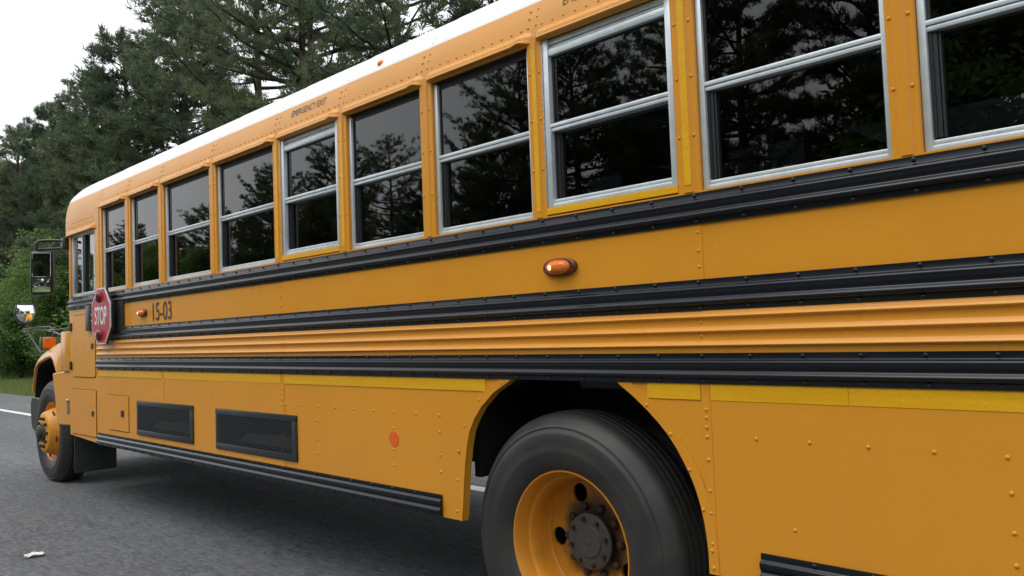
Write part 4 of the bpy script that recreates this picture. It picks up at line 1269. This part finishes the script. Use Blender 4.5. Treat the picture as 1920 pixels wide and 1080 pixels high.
# deeper rows
for k in range(22):
    x = -104 + k * 2.75 + rt.uniform(-1, 1)
    y = rt.uniform(16, 25)
    tree('D' if rt.random() < 0.7 else 'O', x, y, rt.uniform(11, 14.5), 'pine deeper in the wood behind the roadside pines', 'pines deeper in the wood')
for k in range(3):
    tree('O', -30 + k * 14.0 + rt.uniform(-1, 1), rt.uniform(22, 28), rt.uniform(9, 11), 'pine deeper in the wood behind the roadside pines', 'pines deeper in the wood')
for x, y, h in ((-72, 14.5, 15.4), (-82, 16, 16.6), (-58.5, 16, 14.8), (-94, 17, 17.5)):
    tree('D', x, y, h, 'pine deeper in the wood behind the roadside pines', 'pines deeper in the wood', 'tree', None, 1.25)
# lighter broadleaf growth in front of the pines
for k in range(20):
    tree('B', -92 + k * 3.9 + rt.uniform(-1.0, 1.0), rt.uniform(8.2, 10.2), rt.uniform(4.6, 7.6), 'fresh green broadleaf tree at the edge of the pines', 'broadleaf trees at the wood edge', 'tree')
for k in range(34):
    tree('S', -88 + k * 2.1 + rt.uniform(-0.5, 0.5), rt.uniform(7.2, 10.0), rt.choice((1.2, 1.6, 2.2, 3.0, 4.4)) * rt.uniform(0.85, 1.2), 'leafy green shrub along the grass verge', 'shrubs along the grass verge', 'shrub', None, 1.15)
# wood on the near side of the road, seen as reflections in the windows
g2 = 'trees mirrored in the bus windows'
REF = [('R', -84, 12.3), ('B', -80, 11.0), ('O', -76.5, 13.0), ('B', -72, 12.2), ('D', -69, 11.0), ('O', -65.8, 13.4), ('B', -60, 10.0), ('D', -57, 11.2), ('O', -52.6, 14.2), ('O', -49.5, 12.2), ('B', -46, 12.5), ('O', -43.6, 14.2),
       ('O', -39.2, 13.8), ('O', -35.8, 10.6), ('O', -30.2, 12.2), ('O', -27.0, 15.2), ('O', -23.6, 15.6), ('B', -21.6, 12.0), ('O', -19.4, 16.4), ('O', -15.2, 16.2), ('O', -11.4, 16.8), ('B', -9.0, 12.0), ('O', -6.6, 16.6), ('O', -2.2, 16.0), ('O', 6, 14.5), ('B', 14, 12), ('O', 22, 14.5), ('D', 31, 13), ('O', 40, 15), ('D', 49, 13), ('O', 58, 15), ('D', 67, 13)]  # those behind the camera are added to darken the side mirror
for q, (kind, x, h) in enumerate(REF):
    if kind == 'O' and q % 3 != 0: kind = 'R'
    if x < -33: h *= 0.93
    tree(kind, x, -26 + rt.uniform(-1.5, 1.5), h, 'tree across the road added to give the side mirror a dark reflection', g2)
for k in range(20):
    tree('R', -88 + k * 4.6 + rt.uniform(-1, 1), rt.uniform(-36, -31), rt.uniform(8.5, 11), 'tree across the road added to give the side mirror a dark reflection', g2)
for k in range(16):  # unseen row behind the camera, added so the side mirror reflects dark
    tree('D', 4 + k * 4.6 + rt.uniform(-1, 1), rt.uniform(-32, -27), rt.uniform(11, 14), 'tree across the road added to give the side mirror a dark reflection', g2)
for k in range(34):
    tree('S', -92 + k * 3.0 + rt.uniform(-0.6, 0.6), rt.uniform(-25, -22), rt.uniform(2.6, 4.8), 'shrub across the road that shows only as a dark reflection in the bus windows', g2 + ', low growth', 'shrub', None, 1.3)

# ------------------------------------------------------------------ grass on the verges
def grass(name, x0, x1, y0, y1, n, seed, label):
    rg = np.random.default_rng(seed)
    p = np.c_[rg.uniform(x0, x1, n), rg.uniform(y0, y1, n), np.full(n, -0.032)]
    d = unit(np.c_[rg.normal(0, 0.45, n), rg.normal(0, 0.45, n), np.ones(n)])
    s = unit(np.cross(d, rg.normal(0, 1, (n, 3))))
    hgt = rg.uniform(0.05, 0.15, (n, 1))
    v = np.stack([p - s * 0.008, p + s * 0.008, p + d * hgt], 1).reshape(-1, 3)
    me = raw_mesh(name, v, np.arange(n * 3).reshape(-1, 3), 'grass', np.repeat(rg.uniform(0, 1, n), 3))
    o = bpy.data.objects.new(name, me)
    COL.objects.link(o)
    return tag(o, label, 'grass', None, 'stuff')
grass('verge_grass', -70, -4, 4.2, 8.5, 150000, 3, 'short green grass along the far edge of the shoulder')
